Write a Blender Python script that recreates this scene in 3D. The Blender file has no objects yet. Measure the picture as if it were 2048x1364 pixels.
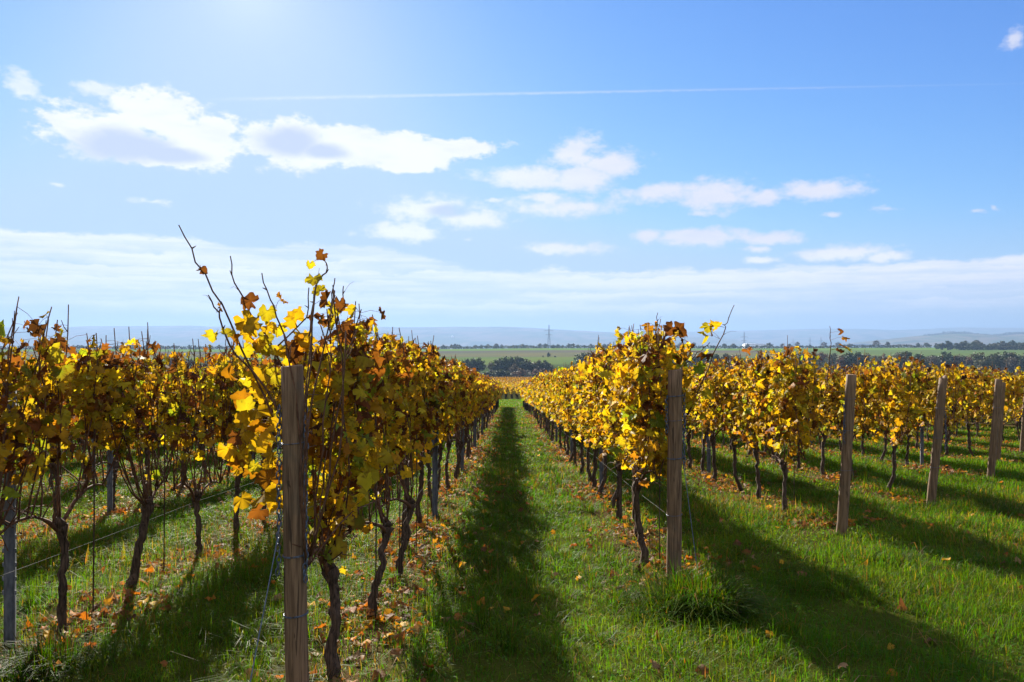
import bpy, math, random
import numpy as np
from mathutils import Vector

R = math.radians
sc = bpy.context.scene
col = sc.collection
F = 1593.0                      # focal length of the photograph in its own pixels (28 mm on 36 mm)
EYE = 1.385                     # eye height above the ground at the camera
SLOPE = 0.055

# ------------------------------------------------------------------ camera
cd = bpy.data.cameras.new('camera')
cd.lens = 28.0
cd.sensor_width = 36.0
cd.clip_start = 0.05
cd.clip_end = 60000
cam = bpy.data.objects.new('camera', cd)
cam.location = (0, 0, 0)
cam.rotation_euler = (R(90) + 8 / F, 0, -6 / F)
col.objects.link(cam)
sc.camera = cam

# ------------------------------------------------------------------ light and exposure
SUN_VEC = Vector((-0.328, 1.0, 0.461)).normalized()
SUN_EL = math.asin(SUN_VEC.z)
SUN_AZ = math.atan2(SUN_VEC.x, SUN_VEC.y)      # from +Y towards +X
sl = bpy.data.lights.new('sun', 'SUN')
sl.energy = 4.8
sl.angle = R(0.55)
sl.color = (1.0, 0.93, 0.80)
so = bpy.data.objects.new('sun', sl)
so.rotation_euler = SUN_VEC.to_track_quat('Z', 'Y').to_euler()
so.location = (-20, 60, 40)
col.objects.link(so)
sc.view_settings.view_transform = 'Standard'
sc.view_settings.look = 'None'
sc.view_settings.exposure = 1.65
sc.view_settings.gamma = 1.0
sc.view_settings.use_curve_mapping = False
SKY_STRENGTH = 0.05

sc.render.engine = 'CYCLES'
cy = sc.cycles
cy.use_denoising = True
cy.max_bounces = 7
cy.diffuse_bounces = 3
cy.glossy_bounces = 2
cy.transmission_bounces = 5
cy.transparent_max_bounces = 6
cy.volume_bounces = 0
cy.sample_clamp_indirect = 6.0
cy.caustics_reflective = False
cy.caustics_refractive = False


def nd(nt, t, loc=None, **kw):
    n = nt.nodes.new(t)
    for k, v in kw.items():
        if k == 'inp':
            for i, x in v.items():
                n.inputs[i].default_value = x
        else:
            setattr(n, k, v)
    return n


def mth(nt, op, a, b=None, c=None, clamp=False):
    n = nt.nodes.new('ShaderNodeMath')
    n.operation = op
    n.use_clamp = clamp
    for i, v in enumerate((a, b, c)):
        if v is None:
            continue
        if isinstance(v, (int, float)):
            n.inputs[i].default_value = v
        else:
            nt.links.new(v, n.inputs[i])
    return n.outputs[0]


def sstep(nt, v, lo, hi):
    n = nt.nodes.new('ShaderNodeMapRange')
    n.interpolation_type = 'SMOOTHSTEP'
    nt.links.new(v, n.inputs[0])
    n.inputs[1].default_value = lo
    n.inputs[2].default_value = hi
    return n.outputs[0]


def mixc(nt, f, a, b, blend='MIX'):
    n = nt.nodes.new('ShaderNodeMix')
    n.data_type = 'RGBA'
    n.blend_type = blend
    for i, v in ((0, f), (6, a), (7, b)):
        if isinstance(v, (int, float)):
            n.inputs[i].default_value = v
        elif isinstance(v, tuple):
            n.inputs[i].default_value = v if len(v) == 4 else v + (1,)
        else:
            nt.links.new(v, n.inputs[i])
    return n.outputs[2]


def azel(px, py):
    u, w = (px - 1018) / F, (690 - py) / F
    return math.atan(u), math.atan(w / math.sqrt(1 + u * u))


def build_world():
    w = bpy.data.worlds.new('World')
    sc.world = w
    w.use_nodes = True
    nt = w.node_tree
    nt.nodes.clear()
    L = nt.links.new
    out = nd(nt, 'ShaderNodeOutputWorld')
    bg = nd(nt, 'ShaderNodeBackground')
    bg.inputs['Strength'].default_value = SKY_STRENGTH
    L(bg.outputs[0], out.inputs[0])
    sky = nd(nt, 'ShaderNodeTexSky')
    sky.sky_type = 'NISHITA'
    sky.sun_disc = False
    sky.sun_elevation = SUN_EL
    sky.sun_rotation = SUN_AZ
    sky.altitude = 150
    sky.air_density = 1.0
    sky.dust_density = 0.2
    sky.ozone_density = 2.0
    tc = nd(nt, 'ShaderNodeTexCoord')
    sep = nd(nt, 'ShaderNodeSeparateXYZ')
    L(tc.outputs['Generated'], sep.inputs[0])
    az = mth(nt, 'ARCTAN2', sep.outputs[0], sep.outputs[1])
    el = mth(nt, 'ARCSINE', sep.outputs[2])
    cmb = nd(nt, 'ShaderNodeCombineXYZ')
    L(az, cmb.inputs[0])
    L(el, cmb.inputs[1])
    P0 = cmb.outputs[0]

    def noise(scale, sx, sy, detail, rough, off=0.0, vec=None):
        mp = nd(nt, 'ShaderNodeMapping')
        mp.inputs['Scale'].default_value = (sx, sy, 1)
        mp.inputs['Location'].default_value = (off, off * 1.7, off * 0.3)
        L(vec or P0, mp.inputs[0])
        n = nd(nt, 'ShaderNodeTexNoise')
        n.inputs['Scale'].default_value = scale
        n.inputs['Detail'].default_value = detail
        n.inputs['Roughness'].default_value = rough
        L(mp.outputs[0], n.inputs[0])
        return n

    # domain warp: clouds fray at their rims
    nw = noise(9, 1, 2.0, 5, 0.55, 3.1)
    vm = nd(nt, 'ShaderNodeVectorMath', operation='SUBTRACT')
    L(nw.outputs['Color'], vm.inputs[0])
    vm.inputs[1].default_value = (0.5, 0.5, 0.5)
    vs = nd(nt, 'ShaderNodeVectorMath', operation='MULTIPLY')
    L(vm.outputs[0], vs.inputs[0])
    vs.inputs[1].default_value = (0.045, 0.018, 0)
    va = nd(nt, 'ShaderNodeVectorMath', operation='ADD')
    L(P0, va.inputs[0])
    L(vs.outputs[0], va.inputs[1])
    P = va.outputs[0]

    def blobs(lst, vec):
        acc = None
        for (cx, cy_, rx, ry) in lst:
            a, e = azel(cx, cy_)
            k = math.cos(a) ** 2
            s = nd(nt, 'ShaderNodeVectorMath', operation='SUBTRACT')
            L(vec, s.inputs[0])
            s.inputs[1].default_value = (a, e, 0)
            m = nd(nt, 'ShaderNodeVectorMath', operation='MULTIPLY')
            L(s.outputs[0], m.inputs[0])
            m.inputs[1].default_value = (F / rx / k / 1.05, F / ry / math.cos(a) / 1.04, 0)
            ln = nd(nt, 'ShaderNodeVectorMath', operation='LENGTH')
            L(m.outputs[0], ln.inputs[0])
            v = mth(nt, 'SUBTRACT', 1.0, ln.outputs['Value'])
            acc = v if acc is None else mth(nt, 'MAXIMUM', acc, v)
        return acc

    thick = [(230, 275, 150, 58), (330, 235, 115, 52), (400, 290, 110, 62), (330, 318, 90, 22), (150, 255, 55, 38), (445, 250, 60, 28),
             (570, 285, 105, 55), (620, 300, 100, 45), (700, 295, 110, 42), (820, 300, 115, 40), (900, 290, 115, 22), (800, 325, 70, 20)]
    mid = [(1160, 312, 90, 42), (1230, 325, 80, 34), (1060, 352, 115, 24), (1170, 352, 85, 34),
           (860, 418, 130, 26), (960, 440, 110, 22), (790, 462, 90, 22), (1130, 412, 125, 30), (1090, 395, 60, 14),
           (1310, 385, 95, 24), (1440, 390, 110, 38), (1620, 383, 125, 24), (1530, 395, 80, 22),
           (1120, 492, 110, 19), (1290, 474, 40, 17), (1420, 475, 110, 18), (1550, 475, 85, 14),
           (1690, 505, 110, 22), (1760, 512, 80, 16), (1520, 518, 40, 9), (1515, 495, 30, 9)]
    wisp = [(62, 165, 42, 26), (195, 178, 45, 20), (315, 405, 60, 9), (120, 370, 30, 9), (1780, 417, 60, 16), (1668, 429, 45, 10),
            (1945, 427, 32, 9), (1982, 418, 16, 10), (2045, 68, 34, 26), (945, 476, 22, 9), (1400, 430, 50, 9), (210, 470, 70, 10), (990, 402, 20, 7)]
    nf = noise(26, 1, 1.8, 10, 0.64, 7.7, P0)
    nf2 = noise(9, 1, 1.8, 4, 0.5, 2.7, P0)
    nfac = mth(nt, 'ADD', mth(nt, 'SUBTRACT', nf.outputs['Fac'], 0.5), mth(nt, 'MULTIPLY', mth(nt, 'SUBTRACT', nf2.outputs['Fac'], 0.5), 0.5))
    nf3 = noise(85, 1, 1.6, 6, 0.7, 17.7, P0)
    nfac = mth(nt, 'ADD', nfac, mth(nt, 'MULTIPLY', mth(nt, 'SUBTRACT', nf3.outputs['Fac'], 0.5), 0.38))
    bt, bm, bw = blobs(thick, P), blobs(mid, P), blobs(wisp, P)
    d1 = sstep(nt, mth(nt, 'MULTIPLY_ADD', nfac, 1.7, bt), 0.0, 0.40)
    d2 = mth(nt, 'MULTIPLY', sstep(nt, mth(nt, 'MULTIPLY_ADD', nfac, 1.9, bm), -0.05, 0.75), 0.93)
    d3 = mth(nt, 'MULTIPLY', sstep(nt, mth(nt, 'MULTIPLY_ADD', nfac, 2.6, bw), 0.15, 0.9), 0.75)
    dens = mth(nt, 'MAXIMUM', mth(nt, 'MAXIMUM', d1, d2), d3)
    # layered cloud sheets over the horizon
    left = sstep(nt, az, 0.02, -0.17)
    sheet = None
    for k, (py_l, py_r, amp, dn, fall) in enumerate(((474, 545, 0.012, 0.80, 0.020), (500, 533, 0.010, 0.85, 0.018), (527, 540, 0.008, 0.92, 0.020), (552, 556, 0.007, 0.85, 0.016), (574, 578, 0.006, 0.8, 0.014), (597, 600, 0.005, 0.7, 0.012))):
        el_, er_ = azel(400, py_l)[1], azel(1500, py_r)[1]
        lump = noise(9.0 + 2.0 * k, 1, 2.5, 9, 0.66, 5.3 + 3.7 * k)
        gap = noise(3.5, 1, 7, 5, 0.6, 31.0 + 2.3 * k)
        top = mth(nt, 'MULTIPLY_ADD', left, el_ - er_, er_)
        d_ = mth(nt, 'SUBTRACT', mth(nt, 'MULTIPLY_ADD', mth(nt, 'SUBTRACT', lump.outputs['Fac'], 0.5), amp * 4.4, top), el)
        m_ = mth(nt, 'MULTIPLY', sstep(nt, d_, -0.0005, 0.0055), sstep(nt, d_, fall * 2.0, fall * 0.3))
        m_ = mth(nt, 'MULTIPLY', m_, mth(nt, 'MULTIPLY_ADD', sstep(nt, gap.outputs['Fac'], 0.32, 0.52), 0.5, 0.5 * dn))
        streak = noise(3.0, 1, 22, 6, 0.65, 51.0 + 4.1 * k)
        m_ = mth(nt, 'MULTIPLY', m_, mth(nt, 'MULTIPLY_ADD', sstep(nt, streak.outputs['Fac'], 0.34, 0.60), 0.6, 0.4))
        if k == 0:
            m_ = mth(nt, 'MULTIPLY', m_, left)
        sheet = m_ if sheet is None else mth(nt, 'MAXIMUM', sheet, m_)
    dens = mth(nt, 'MAXIMUM', dens, sheet)
    # condensation trail
    gu = mth(nt, 'DIVIDE', sep.outputs[0], mth(nt, 'MAXIMUM', sep.outputs[1], 0.05))     # a great circle is a straight line in these
    gv = mth(nt, 'DIVIDE', sep.outputs[2], mth(nt, 'MAXIMUM', sep.outputs[1], 0.05))
    t = mth(nt, 'DIVIDE', mth(nt, 'SUBTRACT', gu, (420 - 1018) / F), 1580 / F)
    line = mth(nt, 'MULTIPLY_ADD', t, 33 / F, (690 - 199) / F)
    wob = noise(90, 1, 1, 3, 0.6, 1.0)
    dist = mth(nt, 'ABSOLUTE', mth(nt, 'SUBTRACT', mth(nt, 'MULTIPLY_ADD', mth(nt, 'SUBTRACT', wob.outputs['Fac'], 0.5), 0.0022, gv), line))
    wid = mth(nt, 'MULTIPLY_ADD', t, -0.0020, 0.0034)
    tr = mth(nt, 'SUBTRACT', 1.0, mth(nt, 'DIVIDE', dist, wid), clamp=True)
    ends = mth(nt, 'MULTIPLY', sstep(nt, t, -0.02, 0.08), sstep(nt, t, 1.25, 0.3))
    d5 = mth(nt, 'MULTIPLY', mth(nt, 'MULTIPLY', tr, ends), mth(nt, 'MULTIPLY_ADD', wob.outputs['Fac'], 0.5, 0.08))
    dens = mth(nt, 'MAXIMUM', dens, d5)

    # clear sky: the Nishita sky, its horizon cooled a little
    scl = nd(nt, 'ShaderNodeVectorMath', operation='SCALE')
    L(sky.outputs[0], scl.inputs[0])
    scl.inputs['Scale'].default_value = 0.05
    cur = nd(nt, 'ShaderNodeRGBCurve')
    L(scl.outputs[0], cur.inputs['Color'])
    for ch, pts in enumerate(SKY_CURVES):
        c = cur.mapping.curves[ch]
        c.points[0].location = (0, 0)
        c.points[1].location = (1.0, pts[-1][1] * SKY_GAIN / 20)
        for a, b in pts[:-1]:
            c.points.new(a / 20, b * SKY_GAIN / 20)
    cur.mapping.update()
    up = nd(nt, 'ShaderNodeVectorMath', operation='SCALE')
    L(cur.outputs[0], up.inputs[0])
    up.inputs['Scale'].default_value = 20
    veil = sstep(nt, el, 0.16, 0.0)
    dp = nd(nt, 'ShaderNodeVectorMath', operation='DOT_PRODUCT')          # brightening of the air round the sun
    L(tc.outputs['Generated'], dp.inputs[0])
    dp.inputs[1].default_value = tuple(SUN_VEC)
    dpc = mth(nt, 'MAXIMUM', dp.outputs['Value'], 0.0)
    glow = mth(nt, 'ADD', mth(nt, 'MULTIPLY', mth(nt, 'POWER', dpc, 160.0), 0.4), mth(nt, 'MULTIPLY', mth(nt, 'POWER', dpc, 900.0), 0.8))
    base = mixc(nt, mth(nt, 'MULTIPLY', veil, 0.7), up.outputs[0], VEIL)
    gl = nd(nt, 'ShaderNodeVectorMath', operation='SCALE')
    gl.inputs[0].default_value = (1.0, 0.82, 0.5)
    L(glow, gl.inputs['Scale'])
    base = mixc(nt, 1.0, base, gl.outputs[0], 'ADD')
    # cloud colour: bright rims, blue-grey bellies where the cloud is deep
    belly = blobs([(255, 292, 150, 42), (345, 310, 110, 25), (580, 285, 85, 40), (650, 305, 70, 22), (900, 425, 60, 16)], P)
    gb = mth(nt, 'MULTIPLY', sstep(nt, mth(nt, 'MULTIPLY_ADD', nfac, 0.45, belly), 0.0, 0.65), 0.95)
    low = sstep(nt, el, 0.30, 0.04)
    side = sstep(nt, az, -0.1, 0.6)
    cw = mixc(nt, mth(nt, 'MULTIPLY', low, mth(nt, 'MULTIPLY_ADD', side, 0.75, 0.15)), CLOUD_WHITE, CLOUD_LOW)
    mid_side = mth(nt, 'MULTIPLY', sstep(nt, az, -0.12, 0.2), sstep(nt, el, 0.095, 0.13))
    cw = mixc(nt, mth(nt, 'MULTIPLY', mid_side, 0.85), cw, CLOUD_MID)
    cc = mixc(nt, gb, cw, CLOUD_BELLY)
    sh = sstep(nt, noise(14, 1, 4, 5, 0.6, 21.0).outputs['Fac'], 0.42, 0.7)
    cc = mixc(nt, mth(nt, 'MULTIPLY', sh, 0.22), cc, CLOUD_BELLY)
    fin = mixc(nt, dens, base, cc)
    hi = mth(nt, 'MAXIMUM', sstep(nt, el, 0.55, 0.85), sstep(nt, sep.outputs[1], 0.10, -0.15))  # unseen bright clouds overhead and behind the camera, added to lift ambient light
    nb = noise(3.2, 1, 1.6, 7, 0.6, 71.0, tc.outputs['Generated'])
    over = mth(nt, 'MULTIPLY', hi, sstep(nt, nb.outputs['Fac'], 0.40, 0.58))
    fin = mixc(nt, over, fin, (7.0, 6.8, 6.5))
    # below the horizon the world is just dim ground light
    fin = mixc(nt, sstep(nt, el, -0.005, -0.06), fin, (1.5, 1.5, 1.2))
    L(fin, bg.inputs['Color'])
    w.cycles.sampling_method = 'MANUAL'
    w.cycles.sample_map_resolution = 1024


SKY_GAIN = 0.94
# the sky's brightness range is levelled channel by channel: (sky value, wanted value)
SKY_CURVES = [[(2.0, 0.85), (3.4, 1.65), (4.5, 2.4), (6.4, 3.5), (8, 3.6), (12, 3.8), (20, 4.3)],
              [(3.3, 2.3), (4.75, 3.35), (6, 4.15), (7.3, 4.75), (10, 4.85), (14, 4.9), (20, 5.1)],
              [(5.3, 5.9), (7, 6.7), (9, 6.9), (12, 6.9), (20, 6.9)]]
VEIL = (3.2, 4.2, 5.4)
CLOUD_WHITE = (6.6, 6.7, 6.9)
CLOUD_LOW = (7.0, 6.7, 7.0)
CLOUD_MID = (5.5, 5.35, 5.85)
CLOUD_BELLY = (3.9, 4.5, 6.0)
build_world()


# ------------------------------------------------------------------ helpers
def tag(o, label=None, cat=None, group=None, kind=None):
    if label:
        o['label'] = label
    if cat:
        o['category'] = cat
    if group:
        o['group'] = group
    if kind:
        o['kind'] = kind
    return o


def empty(name, loc, rz=0.0, scale=1.0):
    o = bpy.data.objects.new(name, None)
    o.empty_display_size = 0.2
    o.location = loc
    o.rotation_euler = (0, 0, rz)
    o.scale = (scale,) * 3 if isinstance(scale, (int, float)) else scale
    col.objects.link(o)
    return o


def link(name, me, parent=None):
    o = bpy.data.objects.new(name, me)
    col.objects.link(o)
    if parent is not None:
        o.parent = parent
    return o


class MB:
    """Collects triangles and quads with a colour per vertex; mesh() makes one mesh of them."""
    def __init__(self):
        self.v, self.f3, self.f4, self.c, self.n = [], [], [], [], 0

    def add(self, V, f3=None, f4=None, c=(1, 1, 1)):
        V = np.asarray(V, dtype=np.float32).reshape(-1, 3)
        if f3 is not None and len(f3):
            self.f3.append(np.asarray(f3, dtype=np.int64).reshape(-1, 3) + self.n)
        if f4 is not None and len(f4):
            self.f4.append(np.asarray(f4, dtype=np.int64).reshape(-1, 4) + self.n)
        c = np.asarray(c, dtype=np.float32)
        if c.ndim == 1:
            c = np.tile(c, (len(V), 1))
        self.v.append(V)
        self.c.append(c)
        self.n += len(V)
        return self

    def tube(self, pts, rad, sides=6, c=(1, 1, 1), cap=True):
        pts = np.asarray(pts, dtype=float)
        n = len(pts)
        rad = np.broadcast_to(np.asarray(rad, dtype=float), (n,)) if np.ndim(rad) < 2 else np.asarray(rad)
        tan = np.gradient(pts, axis=0)
        tan /= np.linalg.norm(tan, axis=1, keepdims=True) + 1e-12
        ref = np.array([1.0, 0, 0]) if abs(tan[:, 0]).mean() < 0.8 else np.array([0, 1.0, 0])
        u = np.cross(tan, ref)
        u /= np.linalg.norm(u, axis=1, keepdims=True) + 1e-12
        w = np.cross(tan, u)
        a = np.linspace(0, 2 * math.pi, sides, endpoint=False)
        rr = rad[:, None] if rad.ndim == 1 else rad
        V = pts[:, None, :] + (u[:, None, :] * np.cos(a)[None, :, None] + w[:, None, :] * np.sin(a)[None, :, None]) * rr[:, :, None]
        V = V.reshape(-1, 3)
        i = np.arange(n - 1)[:, None] * sides
        j = np.arange(sides)[None, :]
        k = (j + 1) % sides
        q = np.stack([i + j, i + k, i + k + sides, i + j + sides], axis=-1).reshape(-1, 4)
        f3 = []
        if cap:
            V = np.vstack([V, pts[:1], pts[-1:]])
            b, t = n * sides, n * sides + 1
            for s in range(sides):
                f3.append((b, (s + 1) % sides, s))
                f3.append((t, (n - 1) * sides + s, (n - 1) * sides + (s + 1) % sides))
        self.add(V, f3, q, c)
        return self

    def box(self, lo, hi, c=(1, 1, 1)):
        x0, y0, z0 = lo
        x1, y1, z1 = hi
        V = [(x0, y0, z0), (x1, y0, z0), (x1, y1, z0), (x0, y1, z0), (x0, y0, z1), (x1, y0, z1), (x1, y1, z1), (x0, y1, z1)]
        self.add(V, None, [(3, 2, 1, 0), (4, 5, 6, 7), (0, 1, 5, 4), (1, 2, 6, 5), (2, 3, 7, 6), (3, 0, 4, 7)], c)
        return self

    def mesh(self, name, mat, smooth=False):
        V = np.concatenate(self.v) if self.v else np.zeros((0, 3), np.float32)
        C = np.concatenate(self.c)
        loops, starts, at = [], [], 0
        for fs, k in ((self.f3, 3), (self.f4, 4)):
            if fs:
                f = np.concatenate(fs)
                loops.append(f.ravel())
                starts.append(at + np.arange(len(f)) * k)
                at += f.size
        loops, starts = np.concatenate(loops), np.concatenate(starts)
        me = bpy.data.meshes.new(name)
        me.vertices.add(len(V))
        me.vertices.foreach_set('co', V.astype(np.float32).ravel())
        me.loops.add(len(loops))
        me.loops.foreach_set('vertex_index', loops.astype(np.int32))
        me.polygons.add(len(starts))
        me.polygons.foreach_set('loop_start', starts.astype(np.int32))
        at = me.color_attributes.new('col', 'FLOAT_COLOR', 'POINT')
        c4 = np.ones((len(V), 4), np.float32)
        c4[:, :3] = C
        at.data.foreach_set('color', c4.ravel())
        me.materials.append(mat)
        if smooth:
            me.polygons.foreach_set('use_smooth', np.ones(len(starts), dtype=bool))
        me.update(calc_edges=True)
        me.validate()
        return me


# ------------------------------------------------------------------ materials
def new_mat(name):
    m = bpy.data.materials.new(name)
    m.use_nodes = True
    nt = m.node_tree
    nt.nodes.clear()
    out = nd(nt, 'ShaderNodeOutputMaterial')
    return m, nt, out


def leaf_mat(name, trans=0.5, rough=0.5, spec=0.3, tcol=(1.0, 0.85, 0.35), mott=0.5, scale=60.0, brown=(0.13, 0.05, 0.02)):
    m, nt, out = new_mat(name)
    L = nt.links.new
    at = nd(nt, 'ShaderNodeAttribute', attribute_name='col')
    c = at.outputs['Color']
    if mott > 0:
        tc = nd(nt, 'ShaderNodeTexCoord')
        n = nd(nt, 'ShaderNodeTexNoise')
        n.inputs['Scale'].default_value = scale
        n.inputs['Detail'].default_value = 3
        L(tc.outputs['Object'], n.inputs[0])
        f = mth(nt, 'MULTIPLY', sstep(nt, n.outputs['Fac'], 0.55, 0.75), mott)
        c = mixc(nt, f, c, brown)
    p = nd(nt, 'ShaderNodeBsdfPrincipled')
    p.inputs['Roughness'].default_value = rough
    p.inputs['Specular IOR Level'].default_value = spec
    L(c, p.inputs['Base Color'])
    t = nd(nt, 'ShaderNodeBsdfTranslucent')
    L(mixc(nt, 1.0, c, tcol, 'MULTIPLY'), t.inputs['Color'])
    mx = nd(nt, 'ShaderNodeMixShader')
    mx.inputs[0].default_value = trans
    L(p.outputs[0], mx.inputs[1])
    L(t.outputs[0], mx.inputs[2])
    L(mx.outputs[0], out.inputs[0])
    return m


def solid_mat(name, c0, c1, scale=(20, 20, 20), rough=0.8, spec=0.3, metal=0.0, bump=0.0, detail=5, use_col=False):
    m, nt, out = new_mat(name)
    L = nt.links.new
    tc = nd(nt, 'ShaderNodeTexCoord')
    mp = nd(nt, 'ShaderNodeMapping')
    mp.inputs['Scale'].default_value = scale
    L(tc.outputs['Object'], mp.inputs[0])
    n = nd(nt, 'ShaderNodeTexNoise')
    n.inputs['Scale'].default_value = 1.0
    n.inputs['Detail'].default_value = detail
    n.inputs['Roughness'].default_value = 0.65
    L(mp.outputs[0], n.inputs[0])
    f = sstep(nt, n.outputs['Fac'], 0.3, 0.7)
    c = mixc(nt, f, c0, c1)
    if use_col:
        at = nd(nt, 'ShaderNodeAttribute', attribute_name='col')
        c = mixc(nt, 1.0, c, at.outputs['Color'], 'MULTIPLY')
    p = nd(nt, 'ShaderNodeBsdfPrincipled')
    p.inputs['Roughness'].default_value = rough
    p.inputs['Specular IOR Level'].default_value = spec
    p.inputs['Metallic'].default_value = metal
    L(c, p.inputs['Base Color'])
    if bump:
        b = nd(nt, 'ShaderNodeBump')
        b.inputs['Strength'].default_value = bump
        b.inputs['Distance'].default_value = 0.01
        L(n.outputs['Fac'], b.inputs['Height'])
        L(b.outputs[0], p.inputs['Normal'])
    L(p.outputs[0], out.inputs[0])
    return m


def wood_mat(name):
    m, nt, out = new_mat(name)
    L = nt.links.new
    tc = nd(nt, 'ShaderNodeTexCoord')
    oi = nd(nt, 'ShaderNodeObjectInfo')
    ad = nd(nt, 'ShaderNodeVectorMath', operation='ADD')
    L(tc.outputs['Object'], ad.inputs[0])
    L(oi.outputs['Random'], ad.inputs[1])

    def nz(s, det, rough=0.6):
        mp = nd(nt, 'ShaderNodeMapping')
        mp.inputs['Scale'].default_value = s
        L(ad.outputs[0], mp.inputs[0])
        n = nd(nt, 'ShaderNodeTexNoise')
        n.inputs['Scale'].default_value = 1
        n.inputs['Detail'].default_value = det
        n.inputs['Roughness'].default_value = rough
        n.inputs['Distortion'].default_value = 0.6
        L(mp.outputs[0], n.inputs[0])
        return n.outputs['Fac']
    grain = nz((95, 95, 3.0), 5)
    big = nz((14, 14, 1.6), 4)
    knots = nz((20, 20, 9), 2)
    c = mixc(nt, sstep(nt, grain, 0.35, 0.68), (0.095, 0.056, 0.031), (0.265, 0.168, 0.095))
    c = mixc(nt, mth(nt, 'MULTIPLY', sstep(nt, big, 0.42, 0.68), 0.55), c, (0.18, 0.115, 0.068))
    c = mixc(nt, mth(nt, 'MULTIPLY', sstep(nt, knots, 0.70, 0.78), 0.85), c, (0.05, 0.028, 0.016))
    crack = nz((48, 48, 1.1), 3)
    c = mixc(nt, mth(nt, 'MULTIPLY', sstep(nt, crack, 0.62, 0.66), 0.8), c, (0.035, 0.022, 0.014))
    stain = nz((6, 6, 5), 3)
    c = mixc(nt, mth(nt, 'MULTIPLY', sstep(nt, stain, 0.52, 0.7), 0.45), c, (0.085, 0.075, 0.055))
    p = nd(nt, 'ShaderNodeBsdfPrincipled')
    p.inputs['Roughness'].default_value = 0.8
    p.inputs['Specular IOR Level'].default_value = 0.25
    L(c, p.inputs['Base Color'])
    b = nd(nt, 'ShaderNodeBump')
    b.inputs['Strength'].default_value = 0.7
    b.inputs['Distance'].default_value = 0.004
    L(grain, b.inputs['Height'])
    L(b.outputs[0], p.inputs['Normal'])
    L(p.outputs[0], out.inputs[0])
    return m


def ground_mat(name):
    m, nt, out = new_mat(name)
    L = nt.links.new
    at = nd(nt, 'ShaderNodeAttribute', attribute_name='col')
    g = nd(nt, 'ShaderNodeNewGeometry')
    n1 = nd(nt, 'ShaderNodeTexNoise')
    n1.inputs['Scale'].default_value = 3.0
    n1.inputs['Detail'].default_value = 8
    n1.inputs['Roughness'].default_value = 0.7
    L(g.outputs['Position'], n1.inputs[0])
    n2 = nd(nt, 'ShaderNodeTexNoise')
    n2.inputs['Scale'].default_value = 0.012
    n2.inputs['Detail'].default_value = 6
    L(g.outputs['Position'], n2.inputs[0])
    c = mixc(nt, mth(nt, 'MULTIPLY', sstep(nt, n1.outputs['Fac'], 0.4, 0.7), 0.6), at.outputs['Color'], mixc(nt, 1.0, at.outputs['Color'], (0.45, 0.42, 0.4), 'MULTIPLY'))
    c = mixc(nt, mth(nt, 'MULTIPLY', sstep(nt, n2.outputs['Fac'], 0.42, 0.62), 0.4), c, mixc(nt, 1.0, c, (1.5, 1.15, 0.9), 'MULTIPLY'))
    p = nd(nt, 'ShaderNodeBsdfDiffuse')
    L(c, p.inputs['Color'])
    L(p.outputs[0], out.inputs[0])
    return m


M_LEAF = leaf_mat('vine_leaf', 0.60, 0.6, 0.12, (1.0, 0.93, 0.28), 0.75, 34.0)
M_GRASS = leaf_mat('grass_blade', 0.60, 0.55, 0.08, (1.0, 0.97, 0.22), 0.0)
M_LITTER = leaf_mat('litter_leaf', 0.45, 0.7, 0.15, (1.0, 0.7, 0.35), 0.35, 40.0)
M_TREELEAF = leaf_mat('tree_leaf', 0.25, 0.6, 0.2, (1.0, 0.9, 0.5), 0.0)
M_BARK = solid_mat('vine_bark', (0.018, 0.012, 0.008), (0.12, 0.080, 0.056), (85, 85, 8), 0.9, 0.2, bump=1.0)
M_CANE = solid_mat('vine_cane', (0.05, 0.024, 0.014), (0.17, 0.085, 0.048), (60, 60, 25), 0.8, 0.2)
M_TREEBARK = solid_mat('tree_bark', (0.03, 0.025, 0.02), (0.09, 0.075, 0.06), (2, 2, 0.6), 0.9, 0.2)
M_WOOD = wood_mat('weathered_wood')
M_STEEL = solid_mat('galvanised_steel', (0.065, 0.072, 0.085), (0.16, 0.172, 0.19), (25, 25, 8), 0.6, 0.4, 0.3)
M_CHAIN = solid_mat('chain_steel', (0.05, 0.07, 0.11), (0.14, 0.17, 0.23), (60, 60, 60), 0.5, 0.5, 0.4)
M_WIRE = solid_mat('wire', (0.09, 0.09, 0.09), (0.19, 0.19, 0.185), (10, 10, 10), 0.85, 0.15, 0.0)
M_ROD = solid_mat('rusty_rod', (0.03, 0.022, 0.018), (0.09, 0.05, 0.03), (40, 40, 12), 0.8, 0.3)
M_GROUND = ground_mat('ground_soil')
M_PYLON = solid_mat('pylon_steel', (0.10, 0.11, 0.12), (0.16, 0.17, 0.18), (0.1, 0.1, 0.1), 0.7, 0.3, 0.2)
M_WHITE = solid_mat('white_cladding', (0.74, 0.74, 0.74), (0.82, 0.82, 0.82), (0.05, 0.05, 0.05), 0.6, 0.3)
M_ROOF = solid_mat('roof_sheet', (0.55, 0.56, 0.58), (0.7, 0.71, 0.72), (0.05, 0.05, 0.05), 0.5, 0.4)

# ------------------------------------------------------------------ terrain
TY = np.array([-400, 0, 105, 140, 180, 250, 330, 450, 520, 600, 900, 1200, 1260, 1700, 2600, 4500, 30000], float)
TZ = np.array([20.6, -1.385, -7.16, -8.75, -10.1, -11.8, -14.2, -18.6, -15.2, -11.9, -8.6, -5.5, -5.9, -16, -42, -70, -75], float)


def smooth_profile(y):
    y = np.asarray(y, float)
    acc = 0
    for k in (-1, -0.5, 0, 0.5, 1):
        w = np.where(y < 60, 0, np.clip((y - 60) * 0.08, 0, 35))
        acc = acc + np.interp(y + k * w, TY, TZ)
    return acc / 5


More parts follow.
